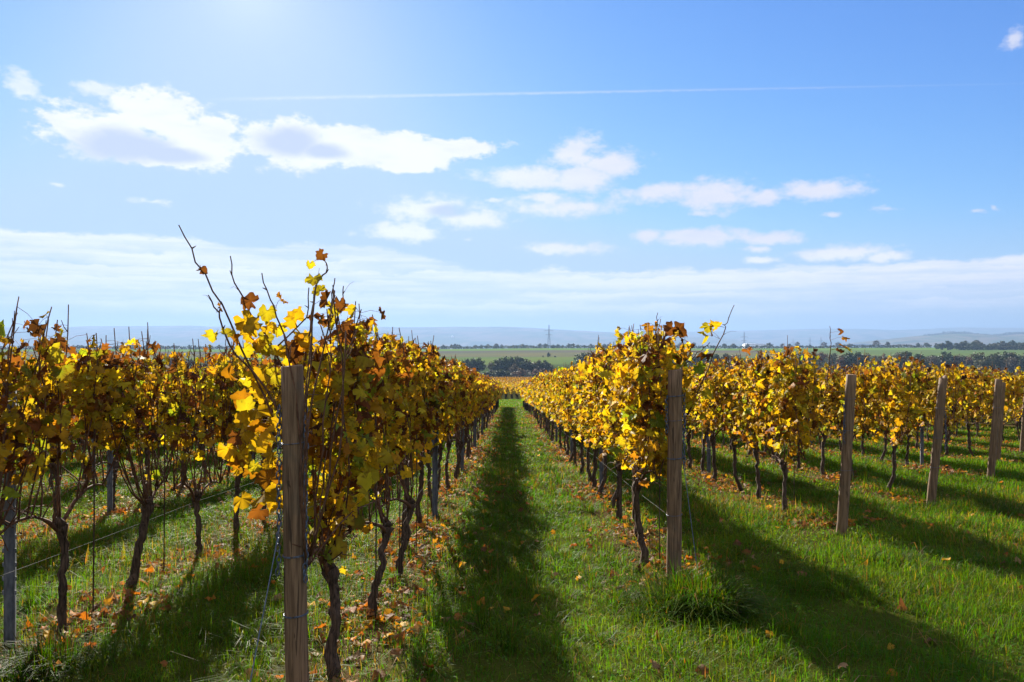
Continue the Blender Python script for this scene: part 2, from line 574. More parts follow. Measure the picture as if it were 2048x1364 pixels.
def relief(x, y):
    return (0.020 * np.sin(1.9 * x + 0.7 * y + 1.0) * np.sin(1.3 * y - 0.8 * x) + 0.014 * np.sin(3.7 * x + 2.0) * np.sin(3.1 * y + 0.5)
            + 0.010 * np.sin(5.3 * x - 2.2 * y) + 0.008 * np.sin(6.1 * y + 1.7 * x + 0.3))


def ground_z(x, y):
    x, y = np.asarray(x, float), np.asarray(y, float)
    near = np.clip((60 - y) / 20, 0, 1) * np.clip((40 - np.abs(x)) / 10, 0, 1)
    far = np.clip((y - 500) / 500, 0, 1)
    return smooth_profile(y) + relief(x, y) * near + far * (1.2 * np.sin(x / 310.0) + 0.6 * np.sin(x / 97.0 + 1))


def gz(x, y):
    return float(ground_z(np.array([x]), np.array([y]))[0])


def vnoise(x, y, s, seed=0):
    """Smooth value noise in the plane, 0..1."""
    x, y = np.asarray(x) / s, np.asarray(y) / s
    xi, yi = np.floor(x).astype(np.int64), np.floor(y).astype(np.int64)
    fx, fy = x - xi, y - yi
    fx, fy = fx * fx * (3 - 2 * fx), fy * fy * (3 - 2 * fy)

    def h(a, b):
        n = (a * 374761393 + b * 668265263 + seed * 974711) & 0x7fffffff
        n = ((n ^ (n >> 13)) * 1274126177) & 0x7fffffff
        return ((n ^ (n >> 16)) & 0xffff) / 65535.0
    return (h(xi, yi) * (1 - fx) + h(xi + 1, yi) * fx) * (1 - fy) + (h(xi, yi + 1) * (1 - fx) + h(xi + 1, yi + 1) * fx) * fy


ROW_END = 62.0
# x of each row, where its first vine stands, which palette
ROWS = {
    'L1': (-0.84, 3.86), 'L2': (-2.60, 2.60), 'L3': (-4.50, 2.0), 'L4': (-6.40, 2.0), 'L5': (-8.35, 2.0), 'L6': (-10.3, 2.0), 'L7': (-12.2, 2.0),
    'R1': (1.15, 6.25), 'R2': (3.10, 8.75), 'R3': (4.92, 10.4), 'R4': (7.15, 13.3), 'R5': (9.1, 15.6), 'R6': (11.0, 17.8), 'R7': (12.9, 20.0),
    'R8': (14.9, 22.0), 'R9': (16.8, 24.2), 'R10': (18.8, 26.4), 'R11': (20.7, 28.5), 'R12': (22.7, 30.5), 'R13': (24.6, 32.8), 'R14': (26.6, 35)}
ROWX = np.array(sorted(v[0] for v in ROWS.values()))
ROWSTART = {v[0]: v[1] for v in ROWS.values()}


def row_dist(x, y):
    """Distance to the nearest vine row (large where no row runs)."""
    x, y = np.asarray(x, float), np.asarray(y, float)
    d = np.full(x.shape, 9.0)
    for rx in ROWX:
        on = (y > ROWSTART[rx] - 1.0) & (y < ROW_END + 0.5)
        d = np.where(on, np.minimum(d, np.abs(x - rx)), d)
    return d


def build_ground():
    xs = np.concatenate([np.arange(-12, 14.01, 0.22)])
    g, s = [14.0], 0.3
    while g[-1] < 14000:
        s *= 1.16
        g.append(g[-1] + s)
    g = np.array(g[1:])
    xs = np.concatenate([-(g - 2)[::-1], xs, g])
    ys = np.concatenate([np.arange(-3, 24, 0.22)])
    h, s = [24.0], 0.22
    while h[-1] < 17000:
        s *= 1.035 if h[-1] < 1500 else 1.12
        h.append(h[-1] + s)
    yb = np.concatenate([-3 - np.cumsum(0.3 * 1.35 ** np.arange(22))[::-1], ys, np.array(h)])
    edges = np.array([600, 600.5, 700, 700.5, 760, 760.5, 880, 880.5, 1010, 1010.5, 1195, 1260])
    yb = np.unique(np.concatenate([yb, edges]))
    yb = yb[yb > -380]
    X, Y = np.meshgrid(xs, yb)
    Z = ground_z(X, Y)
    nx, ny = len(xs), len(yb)
    V = np.stack([X, Y, Z], -1).reshape(-1, 3)
    i = (np.arange(ny - 1)[:, None] * nx + np.arange(nx - 1)[None, :]).ravel()
    Q = np.stack([i, i + 1, i + nx + 1, i + nx], -1)
    C = np.zeros((ny, nx, 3))
    C[:] = (0.055, 0.065, 0.012)
    rd = row_dist(X, Y)
    k = np.exp(-(rd / 0.30) ** 2)[..., None]
    C = C * (1 - k) + np.array((0.10, 0.065, 0.034)) * k
    yy = Y + 6 * np.sin(X / 60.0)
    wood = (Y > 62) & (Y < 105)
    C[wood] = (0.075, 0.14, 0.025)
    C[(Y > 105) & (Y < 255)] = (0.09, 0.10, 0.035)
    C[(Y > 255) & (Y < 560)] = (0.06, 0.09, 0.03)
    C[(Y >= 560) & (Y < 700.3)] = (0.10, 0.15, 0.045)
    C[(Y >= 700.3) & (Y < 880.3)] = (0.12, 0.125, 0.065)
    C[(Y >= 880.3) & (Y < 1010.3)] = (0.105, 0.10, 0.075)
    C[(Y >= 1010.3) & (Y < 1205)] = (0.105, 0.185, 0.04)
    side = (X > 330) & (Y >= 560) & (Y < 1010.3)
    C[side] = (0.09, 0.14, 0.045)
    C[Y >= 1205] = (0.11, 0.13, 0.07)
    mb = MB()
    mb.add(V, None, Q, C.reshape(-1, 3))
    o = link('ground', mb.mesh('ground', M_GROUND, True))
    tag(o, 'sloping grassy ground falling from the vineyard to the fields', 'ground', kind='structure')


build_ground()


def P(px, py, d):
    """A point d metres ahead that stands at this place of the photograph (used to read real positions off it)."""
    return np.array([(px - 1018) / F * d, d, (690 - py) / F * d])


# ------------------------------------------------------------------ leaves
HALF = [(0.05, -0.06), (0.15, -0.30), (0.30, -0.36), (0.37, -0.24), (0.50, -0.12), (0.47, 0.00), (0.45, 0.06), (0.56, 0.17), (0.55, 0.29), (0.44, 0.35),
        (0.34, 0.37), (0.33, 0.48), (0.21, 0.57), (0.12, 0.63)]
HALF_MID = [(0.20, -0.33), (0.49, -0.12), (0.45, 0.06), (0.56, 0.25), (0.36, 0.38), (0.19, 0.58)]
HALF_LOW = [(0.35, -0.28), (0.56, 0.20)]


def leaf_template(half, rng, curl):
    r = [(x, y) for x, y in half] + [(0, 0.74)] + [(-x, y) for x, y in reversed(half)]
    p = np.array([(0, 0.04)] + r)
    p[1:] *= 1 + rng.normal(0, 0.05, (len(p) - 1, 1))
    z = -curl * 0.55 * (p[:, 0] ** 2) * rng.uniform(0.4, 2.0) + rng.uniform(-1, 0.6) * curl * 0.5 * p[:, 1] * np.abs(p[:, 1]) + rng.uniform(-0.5, 0.7) * curl * np.abs(p[:, 0]) * 0.6
    z[1:] += rng.normal(0, 0.045 * curl + 0.01, len(p) - 1)
    V = np.column_stack([p[:, 0], p[:, 1], z])
    n = len(p) - 1
    T = [(0, i, i + 1) for i in range(1, n)] + [(0, n, 1)]
    e = np.ones(len(p))
    e[0] = 0
    return V, np.array(T), e


def make_templates(half, n, seed, curl):
    rng = np.random.default_rng(seed)
    return [leaf_template(half, rng, curl * rng.uniform(0.5, 1.5)) for _ in range(n)]


LT_HI = make_templates(HALF, 14, 1, 2.1)
LT_MID = make_templates(HALF_MID, 10, 2, 2.0)
LT_LOW = make_templates(HALF_LOW, 4, 3, 0.7)
LT_DRY = make_templates(HALF_MID, 8, 4, 2.4)


def frames(normal, tip):
    """Rotation matrices whose z is normal and whose y points as far as possible along tip."""
    n = normal / (np.linalg.norm(normal, axis=1, keepdims=True) + 1e-9)
    y = tip - n * (tip * n).sum(1, keepdims=True)
    y /= np.linalg.norm(y, axis=1, keepdims=True) + 1e-9
    x = np.cross(y, n)
    return np.stack([x, y, n], axis=-1)


def add_leaves(mb, pos, normal, tip, size, ccol, ecol, templates, rng):
    """Many leaves into one builder: ccol at the heart, ecol at the rim."""
    which = rng.integers(0, len(templates), len(pos))
    Rm = frames(normal, tip)
    for k, (V, T, e) in enumerate(templates):
        s = which == k
        if not s.any():
            continue
        W = np.einsum('nij,vj->nvi', Rm[s], V) * size[s][:, None, None] + pos[s][:, None, :]
        C = ccol[s][:, None, :] * (1 - e)[None, :, None] + ecol[s][:, None, :] * e[None, :, None]
        nv = len(V)
        TT = T[None] + (np.arange(s.sum()) * nv)[:, None, None]
        mb.add(W.reshape(-1, 3), TT.reshape(-1, 3), None, C.reshape(-1, 3))


YEL = np.array((0.76, 0.48, 0.024))
GOLD = np.array((0.70, 0.38, 0.022))
YGR = np.array((0.60, 0.50, 0.035))
GRN = np.array((0.26, 0.33, 0.030))
ORA = np.array((0.54, 0.24, 0.022))
BRN = np.array((0.22, 0.078, 0.026))
DBR = np.array((0.085, 0.034, 0.016))


def leaf_colours(n, hgt, rng, brownness):
    """Heart and rim colours of n leaves; hgt 0 at the lowest leaves and 1 at the clipped top, where more are brown."""
    pal = np.array([YEL, GOLD, YGR, GRN, ORA, BRN, DBR])
    pb = np.clip(0.06 + brownness * 0.17 + np.clip(hgt - 0.72, 0, 1) * (0.7 + brownness * 0.7), 0, 0.7)
    base = np.array([0.44, 0.12, 0.30, 0.07, 0.03]) if brownness < 0.5 else np.array([0.30, 0.07, 0.46, 0.12, 0.03])
    base = base / base.sum()
    W = np.concatenate([np.tile(base, (n, 1)) * (1 - pb)[:, None], (pb * 0.6)[:, None], (pb * 0.4)[:, None]], axis=1)
    cum = W.cumsum(1)
    k = (rng.random(n)[:, None] > cum).sum(1).clip(0, 6)
    c = pal[k] * rng.uniform(0.65, 1.2, (n, 1)) * (1.0 if brownness > 0.5 else 0.95)
    e = c.copy()
    dry = rng.random(n) < 0.38 + 0.2 * brownness
    e[dry] = e[dry] * 0.45 + BRN * 0.55
    g = (~dry) & (rng.random(n) < 0.3)
    c[g] = c[g] * 0.6 + GRN * 0.4
    return c, e


# ------------------------------------------------------------------ grapevines
def vine_skeleton(rng, bush=1.0, ztop=1.80, nshoot=11, half=0.56):
    """Centre lines of trunk, arms and shoots of one vine; the row runs along y."""
    hz = rng.uniform(0.50, 0.68)
    n = 18
    t = np.linspace(0, 1, n)
    lean = rng.normal(0, 0.045, 2)
    wob = np.cumsum(rng.normal(0, 0.0085, (n, 2)), axis=0)
    wob -= wob[:1]
    trunk = np.column_stack([lean[0] * t + wob[:, 0], lean[1] * t + wob[:, 1], -0.06 + t * (hz + 0.06)])
    head = trunk[-1]
    arms = []
    for s in (-1, 1):
        if rng.random() < 0.12 and arms:
            continue
        m = 9
        tt = np.linspace(0, 1, m)
        reach = rng.uniform(0.42, half)
        rise = rng.uniform(0.12, 0.22)
        z = head[2] - 0.04 + rise * np.sin(tt * math.pi * 0.62) * 1.05 - 0.05 * tt ** 2
        y = head[1] + s * reach * tt ** 1.15
        x = head[0] * (1 - tt) + rng.normal(0, 0.012, m).cumsum() * 0.6
        arms.append(np.column_stack([x, y, z - SLOPE * (y - head[1])]))
    shoots = []
    ys = np.linspace(-half, half, nshoot) + rng.normal(0, 0.03, nshoot)
    for y0 in ys:
        arm = min(arms, key=lambda a: abs(a[:, 1] - y0).min())
        i = int(np.argmin(abs(arm[:, 1] - y0)))
        p0 = arm[i].copy()
        if abs(y0) < 0.12:
            p0 = head.copy()
        m = 9
        tt = np.linspace(0, 1, m)
        top = ztop + rng.normal(0.0, 0.06) + (rng.uniform(0.05, 0.13) if rng.random() < 0.45 else 0)
        x1 = rng.normal(0, 0.09 * bush)
        y1 = y0 + rng.normal(0, 0.08)
        sag = rng.normal(0, 0.05, 2)
        x = p0[0] + (x1 - p0[0]) * tt ** 0.8 + sag[0] * np.sin(math.pi * tt) + np.cumsum(rng.normal(0, 0.008, m))
        y = p0[1] + (y1 - p0[1]) * tt ** 0.6 + sag[1] * np.sin(math.pi * tt) + np.cumsum(rng.normal(0, 0.008, m))
        z = p0[2] + (top - p0[2]) * tt
        shoots.append(np.column_stack([x, y, z]))
    # thin laterals that cross the lower wires, some drooping
    tangle = []
    for _ in range(14):
        arm = arms[int(rng.integers(0, len(arms)))]
        p0 = arm[int(rng.integers(1, len(arm)))]
        m = 7
        tt = np.linspace(0, 1, m)
        d = np.array([rng.normal(0, 0.10), rng.normal(0, 0.26), rng.uniform(0.08, 0.55)])
        q = p0 + np.outer(tt, d) + np.cumsum(rng.normal(0, 0.010, (m, 3)), axis=0)
        if rng.random() < 0.5:
            q[:, 2] -= 0.55 * d[2] * tt ** 2 * rng.uniform(0.8, 2.6)
        tangle.append(q)
    arms[0] = (arms[0], tangle)
    return trunk, arms, shoots


def trunk_mesh(mb, trunk, rng, sides=14, r0=0.027):
    n = len(trunk)
    t = np.linspace(0, 1, n)
    rad = r0 * (1.25 - 0.5 * np.sin(t * 2.4)) * rng.uniform(0.9, 1.15)
    rad[-2:] *= (1.35, 1.5)
    rad[0] *= 1.5
    rad[1] *= 1.15
    rr = rad[:, None] * (1 + rng.normal(0, 0.09, (n, sides)) + rng.normal(0, 0.15, (1, sides)) + rng.normal(0, 0.09, (n, 1)))
    mb.tube(trunk, rr, sides)
    top = trunk[-1]
    mb.tube([top, top + (rng.normal(0, 0.02), rng.normal(0, 0.02), 0.05)], [rad[-1], rad[-1] * 0.35], sides)


def scatter_on(shoots, rng, n, zlo, ztop, bush, half, low=0.07):
    """Where leaves sit: beside points of the shoots, a petiole's length off."""
    k = rng.integers(0, len(shoots), n)
    S = np.array(shoots)
    u = rng.beta(1.5, 1.15, n)
    f = u * (S.shape[1] - 1)
    i = np.minimum(f.astype(int), S.shape[1] - 2)
    w = (f - i)[:, None]
    p = S[k, i] * (1 - w) + S[k, i + 1] * w
    a = rng.uniform(0, 2 * math.pi, n)
    r = np.abs(rng.normal(0.085, 0.05, n)) * bush
    off = np.column_stack([np.cos(a) * r * 1.15, np.sin(a) * r, rng.normal(-0.01, 0.04, n)])
    p = p + off
    ok = (p[:, 2] > np.where(rng.random(n) < low, 0.42, zlo + rng.normal(0, 0.07, n))) & (p[:, 2] < ztop + 0.02 + rng.random(n) * 0.08)
    return p[ok], off[ok]


def foliage_mesh(mb, shoots, rng, n, templates, size, brown, bush=1.0, zlo=0.74, ztop=1.80, half=0.56, clear=None):
    p, off = scatter_on(shoots, rng, int(n * 1.15), zlo, ztop, bush * (0.85 if brown > 0.5 else 1.0), half, 0.03 if brown > 0.5 else 0.08)
    if clear is not None:                               # the post stands in front of these leaves
        ok = (p[:, 1] > clear)
        p, off = p[ok], off[ok]
    m = len(p)
    side = np.sign(off[:, 0] + rng.normal(0, 0.05, m))
    nor = np.column_stack([side * rng.uniform(0.35, 1.0, m), rng.normal(0, 0.55, m), rng.normal(0.25, 0.45, m)])
    tip = np.column_stack([off[:, 0] * 4 + rng.normal(0, 0.3, m), off[:, 1] * 4 + rng.normal(0, 0.4, m), rng.normal(-0.8, 0.45, m)])
    s = size * np.clip(rng.normal(1.0, 0.26, m), 0.45, 1.6)
    h = np.clip((p[:, 2] - zlo) / (ztop - zlo), 0, 1.2)
    s = s * np.where(h > 0.9, 0.8, 1.0)
    c, e = leaf_colours(m, h, rng, brown)
    add_leaves(mb, p, nor, tip, s, c, e, templates, rng)
    if templates is LT_HI:                              # each leaf hangs by its stalk
        for a, b in zip(p - off, p):
            mb.tube([a, (a + b) / 2 + (0, 0, 0.012), b], [0.0014, 0.0012, 0.001], 3, (0.20, 0.085, 0.035), cap=False)


def shoot_tube(mb, s, rng, r=0.0056, sides=5, nodes=True):
    n = len(s)
    rad = np.linspace(r, r * 0.55, n)
    mb.tube(s, rad, sides)
    if nodes and rng.random() < 0.9:                    # clipped spurs at the top
        a = s[-2]
        d = np.array([rng.normal(0, 0.5), rng.normal(0, 0.5), 1.0])
        mb.tube([a, a + d * 0.03, a + d * 0.05 + (0, 0, 0.02)], [r * 0.6, r * 0.5, r * 0.35], 4)


def make_vine_hi(seed, brown, bush=1.0, ztop=1.80, n=330, nshoot=15, extra=None, half=0.62, size=0.068, zlo=0.74, clear=None):
    """Meshes of a near vine: trunk, arms, shoots each on their own, foliage."""
    rng = np.random.default_rng(seed)
    trunk, arms, shoots = vine_skeleton(rng, bush, ztop, nshoot, half)
    arms[0], tangle = arms[0]
    if extra:
        shoots_all = shoots + [np.array(e) for e in extra if len(e) == len(shoots[0])]
    else:
        shoots_all = shoots
    t = MB()
    trunk_mesh(t, trunk, rng)
    out = {'trunk': t.mesh('vine_trunk', M_BARK, True), 'arm': [], 'shoot': []}
    for a in arms:
        b = MB()
        b.tube(a, np.linspace(0.0125, 0.0062, len(a)) * (1 + rng.normal(0, 0.08, len(a))), 7)
        out['arm'].append(b.mesh('vine_arm', M_CANE, True))
    for s in shoots_all:
        b = MB()
        shoot_tube(b, s, rng)
        out['shoot'].append(b.mesh('vine_shoot', M_CANE, True))
    for q in tangle:
        b = MB()
        b.tube(q, np.linspace(0.0042, 0.0022, len(q)), 5)
        out['shoot'].append(b.mesh('vine_shoot', M_CANE, True))
    f = MB()
    foliage_mesh(f, shoots, rng, n, LT_HI, size, brown, bush, zlo=zlo, ztop=ztop, half=half, clear=clear)
    out['_f'], out['_rng'] = f, rng
    return out


def finish_vine(d):
    d['foliage'] = d.pop('_f').mesh('vine_foliage', M_LEAF)
    d.pop('_rng')
    return d


def make_vine_mid(seed, brown, n, templates, size, sides=5):
    rng = np.random.default_rng(seed)
    trunk, arms, shoots = vine_skeleton(rng, 1.0, 1.73, 11)
    arms[0], tangle = arms[0]
    t = MB()
    trunk_mesh(t, trunk, rng, 7)
    b = MB()
    for a in arms:
        b.tube(a[::2], np.linspace(0.012, 0.006, len(a[::2])), 4)
    for s in shoots + tangle:
        b.tube(s[::2], np.linspace(0.0055, 0.004, len(s[::2])), 3)
    f = MB()
    foliage_mesh(f, shoots, rng, n, templates, size, brown, bush=0.8 if brown > 0.5 else 1.0, ztop=1.69 if brown > 0.5 else 1.73, zlo=0.86 if brown > 0.5 else 0.72)
    return {'trunk': t.mesh('vine_trunk', M_BARK, True), 'cane': b.mesh('vine_cane', M_CANE, True), 'foliage': f.mesh('vine_foliage', M_LEAF)}


def place_vine(d, loc, rz, sc_=1.0):
    root = empty('grapevine', loc, rz, sc_)
    for part in ('trunk', 'cane', 'foliage'):
        if part in d:
            link(part, d[part], root)
    for part in ('arm', 'shoot'):
        for me in d.get(part, ()):
            link(part, me, root)
    return root


HI = {'L': [finish_vine(make_vine_hi(100 + i, 0.85, 0.8, 1.68, 500, zlo=0.88)) for i in range(7)],
      'R': [finish_vine(make_vine_hi(200 + i, 0.15, 1.05, 1.73, 560, zlo=0.70)) for i in range(7)]}
# vines whose lower shoots stand nearly bare, in the second and third brown rows
HI['B'] = [finish_vine(make_vine_hi(300 + i, 0.95, 1.0, 1.68, 420, nshoot=18, zlo=1.00)) for i in range(6)]
MIDV = {'L': [make_vine_mid(400 + i, 0.8, 430, LT_MID, 0.076) for i in range(5)],
        'R': [make_vine_mid(500 + i, 0.15, 470, LT_MID, 0.077) for i in range(5)]}
FARV = {'L': [make_vine_mid(600 + i, 0.75, 250, LT_LOW, 0.122) for i in range(4)],
        'R': [make_vine_mid(700 + i, 0.15, 260, LT_LOW, 0.122) for i in range(4)]}


def hero_vine(seed, brown, base, canes, loose, clear=None, **kw):
    """A near vine with long wild canes read off the photograph: canes and loose leaves are given in world coordinates."""
    base = np.array(base)
    d = make_vine_hi(seed, brown, clear=clear, **kw)
    rng, f = d['_rng'], d['_f']
    for c in canes:
        c = np.array(c) - base
        t = np.linspace(0, 1, len(c))
        tt = np.linspace(0, 1, 14)
        q = np.column_stack([np.interp(tt, t, c[:, k]) for k in range(3)])
        q[1:-1] += rng.normal(0, 0.006, (12, 3))
        b = MB()
        b.tube(q, np.linspace(0.0058, 0.0026, 14), 6)
        for j in range(3, 13, 2):                       # buds and thin tendrils
            dv = rng.normal(0, 1, 3)
            dv[2] = abs(dv[2])
            dv /= np.linalg.norm(dv)
            b.tube([q[j], q[j] + dv * 0.022], [0.0042, 0.0015], 4)
            if rng.random() < 0.55:
                ln = rng.uniform(0.05, 0.11)
                b.tube([q[j], q[j] + dv * ln * 0.6, q[j] + dv * ln + (0, 0, -0.02)], [0.0012, 0.001, 0.0007], 3)
        d['shoot'].append(b.mesh('vine_shoot', M_CANE, True))
    cane_pts = np.concatenate([np.array(c) - base for c in canes] + [np.array([(c[i] + c[i + 1]) / 2 for i in range(len(c) - 1)]) - base for c in canes])
    if loose:
        pos = np.array([l[0] for l in loose]) - base
        m = len(pos)
        nor = np.column_stack([rng.normal(0, 0.5, m), -np.abs(rng.normal(0.8, 0.3, m)), rng.normal(0.2, 0.5, m)])
        tip = np.column_stack([rng.normal(0, 0.6, m), rng.normal(0, 0.3, m), rng.normal(-0.5, 0.5, m)])
        cc = np.array([l[2] for l in loose]) * rng.uniform(0.6, 0.95, (m, 1))
        add_leaves(f, pos, nor, tip, np.array([l[1] for l in loose]), cc, cc * 0.75, LT_HI, rng)
        for q in pos:
            k = np.linalg.norm(cane_pts - q, axis=1)
            if k.min() < 0.3:
                e = cane_pts[int(k.argmin())]
                f.tube([e, (e + q) / 2 + (0, 0, 0.01), q], [0.0016, 0.0013, 0.001], 3, (0.20, 0.085, 0.035), cap=False)
    return finish_vine(d)


ROWTEXT = {'L1': 'brown row edging the grass path', 'R1': 'yellow row edging the grass path',
           'L2': 'second brown row from the grass path', 'L3': 'third brown row from the grass path', 'L4': 'fourth brown row from the grass path',
           'R2': 'second yellow row from the grass path', 'R3': 'third yellow row from the grass path', 'R4': 'fourth yellow row from the grass path',
           'R5': 'fifth yellow row from the grass path', 'R6': 'sixth yellow row from the grass path', 'R7': 'seventh yellow row from the grass path',
           'R8': 'eighth yellow row from the grass path'}
ORD = ['first', 'second', 'third', 'fourth', 'fifth', 'sixth', 'seventh', 'eighth', 'ninth', 'tenth', 'eleventh', 'twelfth', 'thirteenth', 'fourteenth', 'fifteenth', 'sixteenth']
LIMIT = {'L1': 47, 'R1': 47, 'L2': 24, 'L3': 19, 'L4': 17, 'R2': 36, 'R3': 34, 'R4': 34, 'R5': 32, 'R6': 30, 'R7': 30, 'R8': 30}
FAR_POS = []
N_VINES = 0
DUMMY = np.array((0, 0, 0))
Y3, B3, O3, G3 = YEL, BRN, ORA, YGR


def build_vines():
    global N_VINES
    rng = np.random.default_rng(42)
    for row, (rx, y0) in ROWS.items():
        side = row[0]
        y = y0
        i = 0
        while y < ROW_END:
            x = rx + rng.normal(0, 0.035)
            if row == 'R1' and i == 0:
                x = 1.06
            z = gz(x, y)
            near_frame = abs(x) < 0.66 * y + 0.9
            if near_frame and row in LIMIT and y < LIMIT[row]:
                base = (x, y, z)
                flip = math.pi if rng.random() < 0.5 else 0.0
                s = rng.uniform(0.96, 1.04)
                if row == 'L1' and i == 0:
                    b = np.array(base)
                    canes = [[P(610, 960, 3.85), P(545, 840, 3.8), P(500, 720, 3.75), P(450, 630, 3.7), P(415, 560, 3.66), P(385, 500, 3.62), P(358, 450, 3.6)],
                             [P(600, 900, 3.8), P(540, 790, 3.72), P(470, 700, 3.7), P(440, 640, 3.66), P(428, 610, 3.64), P(417, 590, 3.62)],
                             [P(640, 860, 4.0), P(560, 720, 3.95), P(500, 620, 3.9), P(470, 570, 3.88), P(461, 512, 3.86)],
                             [P(650, 850, 3.9), P(580, 700, 3.85), P(550, 620, 3.82), P(524, 546, 3.8)],
                             [P(600, 760, 3.9), P(622, 650, 3.88), P(632, 570, 3.86), P(655, 538, 3.86), P(648, 520, 3.86)],
                             [P(690, 850, 4.1), P(660, 700, 4.05), P(662, 620, 4.0), P(670, 556, 4.0)],
                             [P(690, 800, 4.2), P(672, 660, 4.15), P(680, 610, 4.1), P(687, 572, 4.1)],
                             [P(620, 900, 4.0), P(560, 760, 3.9), P(545, 700, 3.9), P(612, 640, 3.9), P(618, 575, 3.9)]]
                    loose = [(P(645, 508, 3.86), 0.075, B3), (P(620, 527, 3.86), 0.06, G3), (P(628, 556, 3.86), 0.105, G3), (P(640, 583, 3.86), 0.09, G3),
                             (P(402, 540, 3.63), 0.06, B3), (P(441, 613, 3.68), 0.06, O3), (P(430, 668, 3.66), 0.085, G3), (P(455, 668, 3.66), 0.08, G3),
                             (P(470, 683, 3.7), 0.095, O3), (P(503, 602, 3.85), 0.12, B3), (P(562, 597, 3.85), 0.085, O3), (P(490, 640, 3.8), 0.13, Y3),
                             (P(500, 670, 3.75), 0.14, Y3), (P(535, 622, 3.8), 0.11, G3), (P(592, 640, 3.9), 0.15, Y3), (P(600, 665, 3.9), 0.13, Y3),
                             (P(520, 690, 3.85), 0.12, G3), (P(555, 700, 3.9), 0.15, G3), (P(460, 750, 3.8), 0.11, O3), (P(495, 755, 3.8), 0.12, G3),
                             (P(530, 780, 3.8), 0.13, Y3), (P(525, 740, 3.8), 0.14, Y3), (P(515, 820, 3.75), 0.13, Y3), (P(490, 865, 3.65), 0.13, Y3),
                             (P(455, 895, 3.6), 0.12, Y3), (P(480, 905, 3.6), 0.13, Y3), (P(478, 935, 3.6), 0.10, O3), (P(520, 870, 3.62), 0.15, Y3),
                             (P(545, 905, 3.6), 0.14, Y3), (P(540, 960, 3.6), 0.15, O3), (P(530, 985, 3.6), 0.16, Y3), (P(550, 860, 3.7), 0.13, Y3),
                             (P(477, 870, 3.58), 0.10, B3), (P(510, 930, 3.6), 0.08, G3), (P(555, 1000, 3.6), 0.13, O3), (P(655, 600, 3.9), 0.12, B3), (P(680, 605, 4.0), 0.10, B3),
                             (P(665, 615, 4.0), 0.11, G3), (P(700, 650, 4.0), 0.11, B3), (P(710, 665, 4.0), 0.09, O3), (P(725, 690, 4.1), 0.1, B3)]
                    for k in range(60):                 # the loose skirt of leaves on the sunny side of the post
                        loose.append((P(rng.uniform(480, 660), rng.uniform(640, 1010), rng.uniform(3.6, 4.1)), rng.uniform(0.08, 0.14), (Y3, Y3, G3, O3)[k % 4]))
                    d = hero_vine(900, 0.75, base, canes, [(p_, s_ * 0.74, c_) for p_, s_, c_ in loose if not (p_[1] < 3.72 and -1.06 < p_[0] < -0.84)],
                                  clear=-0.16, bush=1.15, ztop=1.72, n=620, nshoot=17, size=0.074, half=0.64, zlo=0.62)
                    o = place_vine(d, base, 0)
                elif row == 'R1' and i == 0:
                    canes = [[P(1375, 830, 6.2), P(1400, 780, 6.1), P(1430, 700, 6.0), P(1450, 655, 6.0), P(1457, 640, 6.0), P(1469, 610, 6.0)],
                             [P(1340, 800, 6.4), P(1360, 740, 6.3), P(1395, 705, 6.2), P(1420, 685, 6.1)],
                             [P(1310, 760, 6.4), P(1312, 680, 6.4), P(1316, 625, 6.4)]]
                    loose = [(P(1418, 652, 6.0), 0.09, G3), (P(1412, 670, 6.0), 0.09, G3), (P(1430, 654, 6.0), 0.08, Y3), (P(1422, 662, 6.0), 0.07, B3), (P(1300, 652, 6.4), 0.09, O3),
                             (P(1345, 655, 6.4), 0.12, B3), (P(1355, 660, 6.4), 0.12, B3), (P(1310, 672, 6.4), 0.13, Y3), (P(1330, 680, 6.4), 0.12, B3)]
                    d = hero_vine(901, 0.2, base, canes, loose, bush=1.35, ztop=1.80, n=640, nshoot=16, size=0.075)
                    o = place_vine(d, base, 0)
                elif row == 'R2' and i == 0:
                    canes = [[P(1650, 790, 8.6), P(1660, 720, 8.5), P(1663, 680, 8.4), P(1660, 652, 8.4)]]
                    loose = [(P(1683, 664, 8.4), 0.07, B3), (P(1690, 674, 8.4), 0.08, O3), (P(1690, 695, 8.4), 0.09, O3), (P(1700, 700, 8.4), 0.08, G3), (P(1680, 700, 8.4), 0.08, B3)]
                    d = hero_vine(902, 0.2, base, canes, loose, bush=1.3, ztop=1.76, n=640, nshoot=16, size=0.075)
                    o = place_vine(d, base, 0)
                elif y < 15 or (side == 'R' and y < 17):
                    kind = 'B' if row in ('L2', 'L3', 'L4') else side
                    d = HI[kind][int(rng.integers(0, len(HI[kind])))]
                    o = place_vine(d, base, flip, (s, s, s))
                elif y < 32:
                    o = place_vine(MIDV[side][int(rng.integers(0, 5))], base, flip, s)
                else:
                    o = place_vine(FARV[side][int(rng.integers(0, 4))], base, flip, s)
                seen = i - (0 if row not in ('L2', 'L3', 'L4') else int(np.ceil(max(0, (abs(rx) - 0.9) / 0.66 - y0))))
                if row == 'L1' and i == 0:
                    lab = 'tall grapevine with wild canes and gold leaves behind the large wooden post'
                elif row == 'R1' and i == 0:
                    lab = 'yellow grapevine with one long bare cane beside the wooden post by the path'
                elif row == 'R2' and i == 0:
                    lab = 'yellow grapevine at the wooden post opening the second sunlit row'
                elif 0 <= seen < len(ORD) and row in ('L1', 'R1', 'R2', 'R3', 'R4') and y < 24:
                    lab = '%s grapevine from the wooden end post in the %s' % (ORD[seen], ROWTEXT[row])
                elif 0 <= seen < 8 and row in ('L2',):
                    lab = 'bare-legged grapevine, %s trunk in view along the %s' % (ORD[seen], ROWTEXT[row])
                else:
                    lab = 'small clipped grapevine well down the %s' % ROWTEXT[row]
                tag(o, lab, 'grapevine', 'grapevines trained along the trellis rows')
